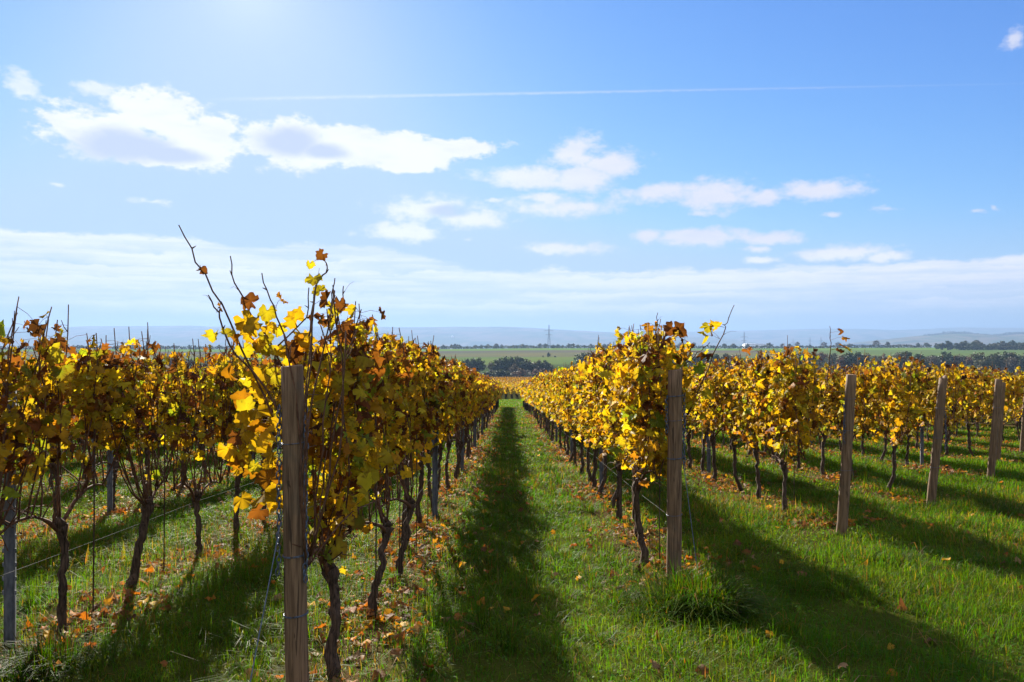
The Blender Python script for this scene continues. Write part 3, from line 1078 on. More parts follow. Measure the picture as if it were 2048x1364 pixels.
                N_VINES += 1
            elif abs(x) < 0.80 * y + 3:
                FAR_POS.append((x, y, z, side))
            y += 1.0 + rng.normal(0, 0.06)
            i += 1
    print('individual vines', N_VINES, 'far', len(FAR_POS))


build_vines()


def build_far_vines():
    rng = np.random.default_rng(77)
    proto = {}
    for side in 'LR':
        proto[side] = []
        for k in range(6):
            trunk, arms, shoots = vine_skeleton(np.random.default_rng(800 + k), 1.0, 1.73, 7)
            t = MB()
            t.tube(trunk[::4], 0.035, 4)
            f = MB()
            foliage_mesh(f, shoots, np.random.default_rng(850 + k), 85, LT_LOW, 0.21, 0.7 if side == 'L' else 0.2)
            proto[side].append([(np.concatenate(m.v), m.f3 and np.concatenate(m.f3), m.f4 and np.concatenate(m.f4), np.concatenate(m.c)) for m in (t, f)])
    tr, fo = MB(), MB()
    spots = list(FAR_POS)
    for y in np.arange(106, 252, 2.2):                  # beyond the cross track the rows run across the slope
        for rx in np.arange(-26, 26, 0.8):
            spots.append((rx + rng.normal(0, 0.05), y + 0.02 * rx, gz(rx, y), 'L' if rng.random() < 0.4 else 'R'))
    for x, y, z, s in spots:
        pr = proto[s][int(rng.integers(0, 6))]
        a = 1.0 if rng.random() < 0.5 else -1.0
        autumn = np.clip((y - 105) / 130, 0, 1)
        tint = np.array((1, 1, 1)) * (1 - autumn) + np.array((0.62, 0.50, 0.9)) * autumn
        for mb, (V, f3, f4, c) in zip((tr, fo), pr):
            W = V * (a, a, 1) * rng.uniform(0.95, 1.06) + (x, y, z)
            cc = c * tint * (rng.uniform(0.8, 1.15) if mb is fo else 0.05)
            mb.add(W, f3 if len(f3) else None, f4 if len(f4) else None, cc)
    for part in (tr,):
        fo.add(np.concatenate(part.v), np.concatenate(part.f3) if part.f3 else None, np.concatenate(part.f4) if part.f4 else None, np.concatenate(part.c))
    o = link('distant_vines', fo.mesh('distant_vines', M_LEAF))
    tag(o, 'mass of distant golden vines beyond the individual rows and past the cross track', 'vineyard', kind='stuff')


build_far_vines()


# ------------------------------------------------------------------ posts, wires, stakes
def post_mesh(h, r, seed, lean):
    rng = np.random.default_rng(seed)
    n, sides = 14, 18
    z = np.linspace(-0.12, h, n)
    z = np.concatenate([z, [h + 0.004]])
    t = (z + 0.12) / (h + 0.12)
    pts = np.column_stack([lean[0] * t + rng.normal(0, 0.0015, n + 1), lean[1] * t, z])
    rr = np.tile(np.linspace(r * 1.04, r * 0.97, n + 1)[:, None], (1, sides)) * (1 + rng.normal(0, 0.006, (n + 1, sides)))
    rr[-1] *= 0.90
    rr *= 1 + 0.02 * np.sin(np.linspace(0, 4 * math.pi, sides))[None, :]
    m = MB()
    m.tube(pts, rr, sides)
    return m.mesh('post_shaft', M_WOOD, True)


def ring(mb, c, r, rt, tilt=(0, 0), turns=1):
    a = np.linspace(0, 2 * math.pi * turns, 22 * turns + 1)
    pts = np.column_stack([c[0] + r * np.cos(a), c[1] + r * np.sin(a), c[2] + r * (tilt[0] * np.cos(a) + tilt[1] * np.sin(a)) + 0.004 * a / (2 * math.pi)])
    mb.tube(pts, rt, 5, cap=False)


def chain(mb, top, length, seed):
    """A hanging chain of flat links, each turned a quarter from the last."""
    rng = np.random.default_rng(seed)
    n = int(length / 0.026)
    for k in range(n):
        c = np.array(top) + (rng.normal(0, 0.002), rng.normal(0, 0.002), -k * 0.026)
        a = np.linspace(0, 2 * math.pi, 9)
        tw = (0.6 if k % 2 else 2.1) + rng.normal(0, 0.25)
        u = np.array((math.cos(tw), math.sin(tw), 0))
        pts = c + np.outer(np.cos(a) * 0.0095, u) + np.outer(np.sin(a) * 0.017, (0, 0, 1))
        mb.tube(pts, 0.0032, 4, cap=False)


def wooden_post(base_px, d, top_px, seed, r, label, wraps, chains, anchor=None):
    x = (base_px[0] - 1018) / F * d
    z = gz(x, d)
    b = np.array((x, d, z))
    dtop = d - 0.06
    tp = P(top_px[0], top_px[1], dtop)
    h = tp[2] - z
    lean = np.array((tp[0] - x, dtop - d))
    o = empty('wooden_post', tuple(b))
    link('post_shaft', post_mesh(h, r, seed, lean), o)

    def at(zz):
        t = (zz + 0.12) / (h + 0.12)
        return np.array((lean[0] * t, lean[1] * t, zz))
    for (zz, tu) in wraps:
        m = MB()
        ring(m, at(zz), r * 1.03 + 0.0015, 0.0019, (0.06, 0.04), tu)
        link('wire_wrap', m.mesh('wire_wrap', M_CHAIN), o)
    for (sx, zz, ln) in chains:
        m = MB()
        chain(m, at(zz) + (sx * (r + 0.009), -0.01, 0), ln, seed + int(sx * 3 + 5))
        link('chain', m.mesh('chain', M_CHAIN), o)
    tag(o, label, 'post', 'wooden end posts of the vine rows')
    if anchor is not None:
        zz, dx, dy = anchor
        p0 = b + at(zz) + (math.copysign(r, dx), 0, 0)
        p1 = np.array((x + dx, d + dy, 0.0))
        p1[2] = gz(p1[0], p1[1]) - 0.03
        m = MB()
        m.tube(np.array([p0 + (p1 - p0) * t for t in np.linspace(0, 1, 6)]) - p1, 0.0028, 5)
        a = link('anchor_wire', m.mesh('anchor_wire', M_CHAIN))
        a.location = tuple(p1)
        return o, a
    return o, None


posts = []
_, a = wooden_post((597, 0), 3.50, (585, 733), 11, 0.049, 'large weathered wooden post with hanging chains in front of wild vine canes',
                   [(1.15, 1), (0.66, 2), (0.40, 2)], [(1, 1.32, 0.78), (-1, 1.30, 0.74)], (0.86, -0.13, -0.42))
tag(a, 'steel anchor wire slanting from the chained wooden post to the grass', 'wire', 'anchor wires of end posts')
_, a = wooden_post((1347, 0), 5.66, (1351, 741), 12, 0.051, 'upright wooden post at the sunlit edge of the path above a grass tussock',
                   [(1.34, 2), (1.17, 1), (0.90, 2), (0.50, 1)], [(-1, 1.33, 0.26), (1, 1.36, 0.55)], (0.95, 0.14, -0.22))
tag(a, 'steel anchor wire beside the upright post at the grass tussock', 'wire', 'anchor wires of end posts')
wooden_post((1682, 0), 7.60, (1704, 750), 13, 0.047, 'leaning wooden post heading the second yellow vine row', [(1.3, 1), (1.0, 1), (0.62, 1)], [(-1, 1.25, 0.4)])
wooden_post((1860, 0), 9.45, (1888, 756), 14, 0.047, 'leaning wooden post with three bright wires heading the third yellow row', [(1.2, 1), (0.85, 1), (0.5, 1)], [(1, 1.2, 0.5)])
wooden_post((1981, 0), 12.3, (2000, 759), 15, 0.050, 'small leaning wooden post heading the fourth yellow row near open grass', [(1.1, 1)], [])
for k, row in enumerate(('R5', 'R6', 'R7')):
    rx, y0 = ROWS[row]
    yy = y0 - 0.75
    g = gz(rx, yy)
    wooden_post((1018 + rx / yy * F, 0), yy, (1018 + (rx + 0.12) / yy * F, 690 - (g + 1.5) / yy * F), 16 + k, 0.052,
                'distant wooden end post of the %s yellow row' % ('fifth', 'sixth', 'seventh')[k], [], [])


def metal_post_mesh(h):
    """A folded steel vineyard post: an open channel with hook notches down both flanges."""
    prof = np.array([(-0.026, -0.014), (-0.020, 0.012), (0.020, 0.012), (0.026, -0.014), (0.023, -0.015), (0.017, 0.009), (-0.017, 0.009), (-0.023, -0.015)])
    n = len(prof)
    V = np.vstack([np.column_stack([prof, np.full(n, z)]) for z in (-0.1, h)])
    Q = [(i, (i + 1) % n, (i + 1) % n + n, i + n) for i in range(n)]
    cap = [(0, 1, 6, 7), (1, 2, 5, 6), (2, 3, 4, 5)]
    Q += [tuple(i + n for i in q) for q in cap]
    m = MB()
    m.add(V, None, Q)
    a = m.mesh('post_channel', M_STEEL)
    strips = []
    for sx in (-1, 1):                                  # the toothed flange: one strip, its edge stepping out at every hook
        zs, ws = [-0.05], [0.002]
        for z in np.arange(0.30, h - 0.04, 0.075):
            for dz, w_ in ((0.0, 0.002), (0.001, 0.011), (0.024, 0.011), (0.025, 0.002)):
                zs.append(z + dz)
                ws.append(w_)
        zs.append(h - 0.005)
        ws.append(0.002)
        V, Q = [], []
        for z, w_ in zip(zs, ws):
            V += [(sx * 0.0245, -0.0175, z), (sx * (0.0265 + w_), -0.0185, z), (sx * (0.0265 + w_), -0.0155, z), (sx * 0.0245, -0.0152, z)]
        for q in range(len(zs) - 1):
            for c in range(4):
                Q.append((q * 4 + c, q * 4 + (c + 1) % 4, q * 4 + 4 + (c + 1) % 4, q * 4 + 4 + c))
        m = MB()
        m.add(V, None, Q)
        strips.append(m.mesh('hook_flange', M_STEEL))
    return a, strips


MPM = metal_post_mesh(1.56)


def metal_post(x, y, label):
    o = empty('metal_post', (x, y, gz(x, y)), rz=random.uniform(-0.2, 0.2))
    link('post_channel', MPM[0], o)
    for st in MPM[1]:
        link('hook_flange', st, o)
    tag(o, label, 'post', 'galvanised steel posts inside the vine rows')


random.seed(5)
metal_post(-2.69, 4.32, 'tall galvanised steel post with hooks at the front of the second brown row')
for row, ys in (('L1', (8.4, 13.3, 18.3, 23.3, 28.3)), ('R1', (10.4, 15.4, 20.4, 25.4)), ('L2', (9.3, 14.3, 19.2)), ('L3', (8.9, 13.8)), ('L4', (12.2, 17.0)),
                ('R2', (12.6, 17.6, 22.5)), ('R3', (15.0, 20.0)), ('R4', (13.9, 19.0, 24.0)), ('R5', (18.6, 23.6))):
    for k, y in enumerate(ys):
        metal_post(ROWS[row][0] + 0.06, y, '%s grey steel post within the %s' % (ORD[k + (1 if row == 'L2' else 0)], ROWTEXT[row]))


def wire(row, h, label, sag=0.0, y0=None):
    rx, ys = ROWS[row]
    start = {'L1': 3.5, 'R1': 5.66, 'R2': 7.6, 'R3': 9.45, 'R4': 12.3}.get(row, ys - 1.0)
    px = {'L1': (597 - 1018) / F * 3.5, 'R1': (1347 - 1018) / F * 5.66, 'R2': (1682 - 1018) / F * 7.6 + 0.05, 'R3': (1860 - 1018) / F * 9.45 + 0.08, 'R4': (1981 - 1018) / F * 12.3 + 0.07}.get(row, rx)
    pts = []
    y = start
    first = True
    while y < 48:
        f = min(1.0, (y - start) / 2.5)
        x = px * (1 - f) + (rx + 0.03) * f
        pts.append((x, y, gz(x, y) * 0 + float(smooth_profile(np.array([y]))[0]) + h - sag * math.sin(math.pi * ((y - start) % 5) / 5)))
        y += 0.5 if y < 12 else 2.5
    pts = np.array(pts)
    m = MB()
    m.tube(pts - pts[0], 0.0011, 4)
    o = link('trellis_wire', m.mesh('trellis_wire', M_WIRE))
    o.location = tuple(pts[0])
    tag(o, label, 'wire', 'trellis wires strung along the vine rows')


for row in ('L1', 'L2', 'R1', 'R2', 'R3', 'R4'):
    for h, nm, sag in ((0.46, 'lowest', 0.02), (0.84, 'second lowest', 0.01), (1.12, 'third', 0.015), (1.36, 'topmost', 0.01)):
        wire(row, h, '%s trellis wire of the %s' % (nm, ROWTEXT[row]), sag)


def stake(x, y, h, label):
    m = MB()
    m.tube([(0, 0, -0.1), (0.004, 0.003, h * 0.5), (0.0, 0.008, h)], 0.0045, 6)
    o = link('stake', m.mesh('stake', M_ROD, True))
    o.location = (x, y, gz(x, y))
    tag(o, label, 'stake', 'thin rusty planting rods beside vine trunks')


for k, (row, y) in enumerate((('L1', 4.72), ('L1', 5.75), ('L1', 6.8), ('L1', 7.75), ('R1', 6.2), ('R1', 7.3), ('R1', 8.3), ('R2', 8.8), ('L2', 4.9), ('L2', 5.9))):
    stake(ROWS[row][0] + (0.05 if row != 'R1' else 0.02), y, 1.25, 'thin rusty rod at the %s trunk along the %s' % (ORD[{'L1': 1, 'R1': 0, 'R2': 0, 'L2': 1}[row] + [a for a in (4.72, 5.75, 6.8, 7.75, 6.2, 7.3, 8.3, 8.8, 4.9, 5.9)].index(y) - {'L1': 0, 'R1': 4, 'R2': 7, 'L2': 8}[row]], ROWTEXT[row]))


# ------------------------------------------------------------------ grass
def blades(mb, x, y, z, h, w, lean, az, c, tipc):
    """One bent blade per point: two segments and a tip."""
    n = len(x)
    face = az + np.pi / 2
    ux, uy = np.cos(face), np.sin(face)
    dx, dy = np.cos(az), np.sin(az)
    mid = 0.55
    B = np.stack([x, y, z], -1)
    U = np.stack([ux, uy, np.zeros(n)], -1) * (w / 2)[:, None]
    Mp = B + np.stack([dx * lean * h * 0.36, dy * lean * h * 0.36, h * mid * (1 - 0.12 * lean)], -1)
    Tp = B + np.stack([dx * lean * h, dy * lean * h, h * np.maximum(0.12, 1 - 0.46 * lean)], -1)
    V = np.stack([B - U, B + U, Mp - U * 0.8, Mp + U * 0.8, Tp], axis=1).reshape(-1, 3)
    i = np.arange(n)[:, None, None] * 5
    T = (np.array([[0, 1, 3], [0, 3, 2], [2, 3, 4]])[None] + i).reshape(-1, 3)
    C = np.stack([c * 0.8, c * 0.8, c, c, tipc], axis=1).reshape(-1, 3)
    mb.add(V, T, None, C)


def sample_frustum(rng, y0, y1, dens, xlim=1e9, k=0.70, margin=1.2):
    """Random points over the ground the camera can see between two distances."""
    n = int(dens * (y1 - y0) * 2 * min(xlim, k * y1 + margin))
    y = rng.uniform(y0, y1, n)
    x = rng.uniform(-1, 1, n) * min(xlim, k * y1 + margin)
    ok = np.abs(x) < np.minimum(xlim, k * y + margin)
    return x[ok], y[ok]


def grass_colours(n, rng, dry):
    c = np.column_stack([rng.uniform(0.042, 0.112, n), rng.uniform(0.112, 0.198, n), rng.uniform(0.002, 0.008, n)])
    d = rng.random(n) < dry
    m = int(d.sum())
    c[d] = np.column_stack([rng.uniform(0.15, 0.32, m), rng.uniform(0.11, 0.21, m), rng.uniform(0.025, 0.06, m)])
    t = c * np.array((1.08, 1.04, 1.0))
    return c, t


def build_grass():
    rng = np.random.default_rng(9)
    mb = MB()
    for (y0, y1, dens, w, xl) in ((0.6, 2.4, 500, 0.005, 1e9), (2.4, 6.0, 4200, 0.0034, 1e9), (6.0, 10, 2300, 0.0046, 1e9), (10, 16, 1000, 0.0075, 1e9), (16, 26, 420, 0.012, 1e9),
                                  (26, 45, 130, 0.022, 18), (45, 106, 60, 0.035, 9)):
        x, y = sample_frustum(rng, y0, y1, dens, xl)
        rd = row_dist(x, y)
        cl = vnoise(x, y, 0.55, 1) * 0.6 + vnoise(x, y, 0.17, 2) * 0.4
        big = vnoise(x, y, 2.3, 3)
        keep = rng.random(len(x)) < np.clip(0.35 + 1.1 * cl, 0, 1) * np.where(rd < 0.30, 0.38 + 0.5 * big, 1.0)
        x, y, rd, cl, big = x[keep], y[keep], rd[keep], cl[keep], big[keep]
        n = len(x)
        h = (0.030 + 0.105 * cl ** 1.9 + 0.060 * big ** 2) * rng.uniform(0.5, 1.5, n) * np.where(np.abs(x - 0.15) < 0.55, 0.8, 1.0)
        lone = rng.random(n) < 0.012
        h[lone] *= 1.8
        w_ = w * rng.uniform(0.7, 1.4, n)
        lean = np.clip(rng.normal(0.75, 0.42, n), 0.02, 1.7)
        az = rng.uniform(0, 2 * math.pi, n)
        dryp = np.clip(0.035 + 0.22 * np.exp(-(rd / 0.35) ** 2) + 0.16 * (big > 0.66), 0, 0.4)
        c, t = grass_colours(n, rng, dryp)
        patch = ((0.72 + 0.45 * vnoise(x, y, 1.4, 6) + 0.45 * vnoise(x, y, 0.25, 16)))[:, None] * (1 + np.array((0.35, 0.0, 0.2)) * (vnoise(x, y, 0.9, 26)[:, None] - 0.45))
        c, t = c * patch, t * patch
        blades(mb, x, y, ground_z(x, y) - 0.006, h, w_, lean, az, c, t)
    # ragged tufts left by the mower, and dead straw lying in the sward
    for (y0, y1, nt_, w) in ((2.6, 7, 260, 0.0038), (7, 14, 480, 0.006), (14, 24, 380, 0.011)):
        tx, ty = sample_frustum(rng, y0, y1, nt_ / ((y1 - y0) * (y0 + y1) * 0.75))
        for x0, y0_ in zip(tx, ty):
            m = int(rng.integers(25, 80))
            s_ = rng.uniform(0.03, 0.11)
            a = rng.uniform(0, 2 * math.pi, m)
            q = s_ * np.sqrt(rng.random(m))
            x, y = x0 + q * np.cos(a), y0_ + q * np.sin(a)
            c, t = grass_colours(m, rng, 0.06 + 0.25 * (rng.random() < 0.2))
            c, t = c * rng.uniform(0.55, 1.0), t * rng.uniform(0.6, 1.05)
            blades(mb, x, y, ground_z(x, y) - 0.01, rng.uniform(0.06, 0.19) * rng.uniform(0.4, 1.2, m), w * rng.uniform(0.7, 1.4, m), np.clip(q / s_ * 0.8 + rng.normal(0.3, 0.35, m), 0.05, 1.7), a + rng.normal(0, 0.9, m), c, t)
    x, y = sample_frustum(rng, 2.4, 11, 16)
    n = len(x)
    c = np.column_stack([rng.uniform(0.22, 0.42, n), rng.uniform(0.17, 0.30, n), rng.uniform(0.07, 0.13, n)])
    blades(mb, x, y, ground_z(x, y) + rng.uniform(0.005, 0.035, n), rng.uniform(0.06, 0.20, n), rng.uniform(0.002, 0.004, n), np.clip(rng.normal(1.5, 0.25, n), 0.8, 1.9), rng.uniform(0, 2 * math.pi, n), c, c)
    # low clover and other small-leaved weeds between the blades
    for (y0, y1, dens, sz) in ((2.4, 6.0, 420, 0.013), (6.0, 11, 230, 0.018), (11, 20, 60, 0.028)):
        x, y = sample_frustum(rng, y0, y1, dens)
        keep = vnoise(x, y, 0.45, 41) + 0.5 * vnoise(x, y, 1.7, 42) > 0.78
        x, y = x[keep], y[keep]
        n = len(x)
        z = ground_z(x, y) + rng.uniform(0.012, 0.045, n)
        nor = np.column_stack([rng.normal(0, 0.4, n), rng.normal(0, 0.4, n), np.ones(n)])
        c = np.column_stack([rng.uniform(0.07, 0.15, n), rng.uniform(0.15, 0.25, n), rng.uniform(0.012, 0.03, n)])
        add_leaves(mb, np.column_stack([x, y, z]), nor, rng.normal(0, 1, (n, 3)), sz * rng.uniform(0.6, 1.5, n), c, c * 0.9, LT_LOW, rng)
    print('grass vertices', mb.n)
    o = link('grass', mb.mesh('grass', M_GRASS))
    tag(o, 'short green grass covering the path and the strips between the vine rows', 'grass', kind='stuff')


build_grass()


def tussock(px, py, d, r, h, n, seed, label, dark=1.0, dry=0.05):
    rng = np.random.default_rng(seed)
    x0 = (px - 1018) / F * d
    z0 = gz(x0, d)
    ox, oy = rng.normal(0, r * 0.35, 9), rng.normal(0, r * 0.35, 9)
    kk = rng.integers(0, 9, n)
    rr = r * np.sqrt(rng.random(n)) * 0.5
    a = rng.uniform(0, 2 * math.pi, n)
    x, y = ox[kk] + rr * np.cos(a), oy[kk] + rr * np.sin(a)
    hh = h * rng.uniform(0.3, 1.15, n) * (1 - 0.4 * rr / r) * rng.uniform(0.6, 1.1, 9)[kk]
    c, t = grass_colours(n, rng, dry)
    mb = MB()
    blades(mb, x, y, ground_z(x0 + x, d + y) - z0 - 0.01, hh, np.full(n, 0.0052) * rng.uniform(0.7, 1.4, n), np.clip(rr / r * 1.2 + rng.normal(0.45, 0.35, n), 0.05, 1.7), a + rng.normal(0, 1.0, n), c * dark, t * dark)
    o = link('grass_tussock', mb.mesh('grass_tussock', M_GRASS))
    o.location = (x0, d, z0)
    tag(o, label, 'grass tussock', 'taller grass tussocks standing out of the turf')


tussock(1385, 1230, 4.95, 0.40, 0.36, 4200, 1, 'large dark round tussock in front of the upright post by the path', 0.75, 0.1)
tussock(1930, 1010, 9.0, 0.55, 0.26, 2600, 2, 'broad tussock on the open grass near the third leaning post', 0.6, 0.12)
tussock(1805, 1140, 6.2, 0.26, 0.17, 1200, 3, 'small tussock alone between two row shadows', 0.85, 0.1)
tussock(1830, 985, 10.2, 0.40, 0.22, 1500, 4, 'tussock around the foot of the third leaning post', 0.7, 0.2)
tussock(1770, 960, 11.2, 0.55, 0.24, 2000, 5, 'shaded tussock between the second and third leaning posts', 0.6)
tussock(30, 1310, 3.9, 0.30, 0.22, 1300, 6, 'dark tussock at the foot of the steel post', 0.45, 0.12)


def build_litter():
    rng = np.random.default_rng(33)
    mb = MB()
    xs, ys = [], []
    for row, (rx, y0) in ROWS.items():
        lo, hi = max(1.5, y0 - 0.8), 42 if abs(rx) < 6 else 26
        if hi <= lo:
            continue
        n = int((hi - lo) * 130)
        xs.append(rx + np.where(rng.random(n) < 0.8, rng.normal(0.05, 0.19, n), rng.normal(0.15, 0.45, n)))
        ys.append(lo + (hi - lo) * rng.random(n) ** 1.25)
    n = 260
    x, y = sample_frustum(rng, 2.2, 12, 5)
    xs.append(x)
    ys.append(y)
    x, y = np.concatenate(xs), np.concatenate(ys)
    keep = (np.abs(x) < 0.75 * y + 1.5) & (vnoise(x, y, 0.8, 8) + 0.18 * rng.normal(0, 1, len(x)) > 0.45)
    x, y = x[keep], y[keep]
    n = len(x)
    z = ground_z(x, y) + rng.uniform(0.008, 0.05, n)
    nor = np.column_stack([rng.normal(0, 0.5, n), rng.normal(0, 0.5, n), np.full(n, 1.0)])
    tip = np.column_stack([rng.normal(0, 1, n), rng.normal(0, 1, n), np.zeros(n)])
    pal = np.array([(0.30, 0.15, 0.06), (0.18, 0.085, 0.04), (0.60, 0.25, 0.03), (0.72, 0.44, 0.04), (0.46, 0.30, 0.15), (0.42, 0.17, 0.05)])
    k = rng.choice(6, n, p=[0.24, 0.14, 0.20, 0.14, 0.13, 0.15])
    c = pal[k] * rng.uniform(0.75, 1.2, (n, 1))
    add_leaves(mb, np.column_stack([x, y, z]), nor, tip, rng.uniform(0.028, 0.072, n), c * 0.85, c * 0.62, LT_DRY, rng)
    o = link('fallen_leaves', mb.mesh('fallen_leaves', M_LITTER))
    tag(o, 'brown and orange fallen vine leaves scattered on the grass under the rows', 'fallen leaves', kind='stuff')


build_litter()


# ------------------------------------------------------------------ trees
def make_tree(seed, h, wd, palette, n, bare=0.0, trunk_h=0.25, leaf=0.55):
    """A unit tree of height h: tapered trunk with limbs, and a crown of many small leaf faces gathered in uneven clumps."""
    rng = np.random.default_rng(seed)
    t = MB()
    tz = np.linspace(-0.4, h * 0.72, 7)
    tx = np.cumsum(rng.normal(0, 0.03 * h / 7, (7, 2)), axis=0)
    tp = np.column_stack([tx, tz])
    t.tube(tp, np.linspace(0.028 * h, 0.006 * h, 7), 6)
    clumps = []
    nl = 9
    for k in range(nl):
        zz = trunk_h + (0.72 - trunk_h) * ((k + rng.random()) / nl)
        i = min(5, int(zz / 0.72 * 6))
        p0 = tp[i]
        a = rng.uniform(0, 2 * math.pi) + k * 2.4
        out = wd * 0.5 * rng.uniform(0.45, 0.95) * math.sin(math.pi * min(1, 0.34 + 0.62 * zz))
        p1 = np.array((p0[0] + math.cos(a) * out, p0[1] + math.sin(a) * out, min(h * 0.95, h * (zz + rng.uniform(0.02, 0.22)))))
        m = (p0 + p1) / 2 + (0, 0, -0.03 * h)
        t.tube([p0, m, p1], [0.010 * h, 0.007 * h, 0.003 * h], 4)
        clumps.append((p1, rng.uniform(0.14, 0.24) * h))
        clumps.append(((m + p1) / 2, rng.uniform(0.10, 0.17) * h))
        if bare > 0:
            for _ in range(7):
                q = p1 + rng.normal(0, 0.12 * h, 3)
                t.tube([(m + p1) / 2, q], [0.004 * h, 0.0015 * h], 3)
    clumps.append((np.array((tx[-1, 0], tx[-1, 1], h * 0.88)), 0.14 * h))
    for _ in range(16):                                 # fill the crown's envelope down to the lowest limbs
        v = rng.normal(0, 1, 3)
        v *= rng.random() ** 0.4 / np.linalg.norm(v)
        clumps.append((np.array((v[0] * wd * 0.36, v[1] * wd * 0.36, h * (0.5 + 0.42 * v[2] * (1 - trunk_h)))), rng.uniform(0.11, 0.19) * h))
    f = MB()
    m = int(n * (1 - bare))
    if m > 0:
        ci = rng.integers(0, len(clumps), m)
        cp = np.array([c[0] for c in clumps])[ci]
        cr = np.array([c[1] for c in clumps])[ci]
        v = rng.normal(0, 1, (m, 3))
        v /= np.linalg.norm(v, axis=1, keepdims=True)
        p = cp + v * (cr * rng.random(m) ** 0.4)[:, None] * (1, 1, 0.8)
        p[:, 2] = np.clip(p[:, 2], h * 0.04, h)
        pal = np.array(palette)
        base = pal[rng.integers(0, len(pal), len(clumps))][ci] * rng.uniform(0.7, 1.3, (m, 1))
        nor = v + rng.normal(0, 0.6, (m, 3))
        add_leaves(f, p, nor, rng.normal(0, 1, (m, 3)), leaf * rng.uniform(0.6, 1.4, m) * h / 10, base, base * 0.85, LT_LOW, rng)
    return t.mesh('tree_trunk', M_TREEBARK, True), (f.mesh('tree_crown', M_TREELEAF) if m > 0 else None)


DG = [(0.030, 0.055, 0.020), (0.045, 0.07, 0.025), (0.055, 0.075, 0.03)]
OL = [(0.07, 0.085, 0.03), (0.09, 0.09, 0.035), (0.06, 0.07, 0.03)]
GB = [(0.10, 0.085, 0.065), (0.085, 0.07, 0.055), (0.11, 0.09, 0.06)]
RU = [(0.16, 0.075, 0.035), (0.13, 0.065, 0.03), (0.12, 0.08, 0.04)]
TREES = {'dark': [make_tree(1 + k, 10, 8.5, DG, 1700, 0, 0.05) for k in range(3)], 'olive': [make_tree(11 + k, 10, 8, OL, 1500, 0.1, 0.06) for k in range(3)],
         'grey': [make_tree(21 + k, 10, 7, GB, 1300, 0.4, 0.08, 0.45) for k in range(2)], 'rust': [make_tree(31 + k, 10, 9.5, RU, 1200, 0.1, 0.06) for k in range(2)]}
TREE_LABEL = {
    'dark': 'dense dark green tree', 'olive': 'olive green autumn tree', 'grey': 'thin grey half-bare tree', 'rust': 'bushy rust brown tree'}


def tree(kind, px, d, h, where, group, seed, wide=1.0, x=None):
    rng = random.Random(seed)
    x = (px - 1018) / F * d if x is None else x
    o = empty('tree', (x, d, gz(x, d) - 0.2), rng.uniform(0, 6.28), (h / 10 * wide, h / 10 * wide, h / 10))
    tm, cm = rng.choice(TREES[kind])
    link('trunk', tm, o)
    if cm:
        link('crown', cm, o)
    tag(o, '%s %s' % (TREE_LABEL[kind], where), 'tree', group)


VG = 'trees of the small wood in the valley'
rng = random.Random(8)
k = 0
# the small wood seen between the two rows: (photo x, top y, distance, kind, width)
for px, ty, d, kind, wd in ((936, 716, 455, 'dark', 1.0), (946, 714, 460, 'dark', 1.1), (958, 714, 462, 'dark', 1.0), (926, 720, 470, 'dark', 1.0), (982, 721, 455, 'grey', 0.9), (992, 719, 452, 'olive', 0.7),
                            (1000, 714, 456, 'dark', 1.0), (1010, 711, 458, 'dark', 1.1), (1022, 712, 465, 'dark', 1.1), (1034, 710, 470, 'dark', 1.1), (1042, 712, 468, 'dark', 1.0), (1028, 725, 440, 'grey', 1.0),
                            (1052, 718, 458, 'dark', 1.0), (1060, 719, 455, 'olive', 1.0), (1070, 721, 458, 'grey', 1.1), (1080, 718, 460, 'olive', 1.0), (1090, 719, 462, 'dark', 1.0), (1098, 724, 458, 'olive', 1.0),
                            (990, 740, 420, 'olive', 1.6), (1002, 737, 415, 'dark', 1.7), (1014, 741, 418, 'olive', 1.5), (1072, 737, 420, 'rust', 1.6), (1082, 736, 425, 'rust', 1.5), (1040, 735, 425, 'rust', 1.4),
                            (975, 742, 420, 'dark', 1.7), (962, 744, 418, 'olive', 1.7), (1055, 738, 430, 'grey', 1.3), (1030, 742, 415, 'rust', 1.6)):
    g = gz((px - 1018) / F * d, d)
    h = max(3.0, (690 - ty) / F * d - g)
    tree(kind, px, d, h, 'in the small wood between the rows, beyond the far vines', VG, 50 + k, wd)
    k += 1
# the wood goes on along the valley on both sides, over the vine tops
for px in list(range(1160, 2120, 10)) + list(range(-60, 900, 22)):
    d = rng.uniform(440, 560)
    pxx = px + rng.uniform(-7, 7)
    g = gz((pxx - 1018) / F * d, d)
    ty = (704 if px > 1150 else 714) + rng.uniform(-3, 10) + (4 if 1300 < px < 1600 else 0)
    h = (690 - ty) / F * d - g
    tree(rng.choice(('dark', 'dark', 'olive', 'grey', 'rust')), pxx, d, h, 'in the valley wood showing over the vine tops', VG, 200 + k, rng.uniform(0.9, 1.3))
    k += 1
for px, ty, d, kind, wd in ((1097, 704, 700, 'dark', 0.9), (1086, 710, 690, 'olive', 0.9), (1110, 711, 690, 'olive', 2.0)):
    g = gz((px - 1018) / F * d, d)
    tree(kind, px, d, (690 - ty) / F * d - g, {1097: 'alone and tallest on the open green slope', 1086: 'beside the lone tall tree on the slope', 1110: 'low and wide like a bush on the slope'}[px], 'scattered trees on the open field', 400 + px, wd)
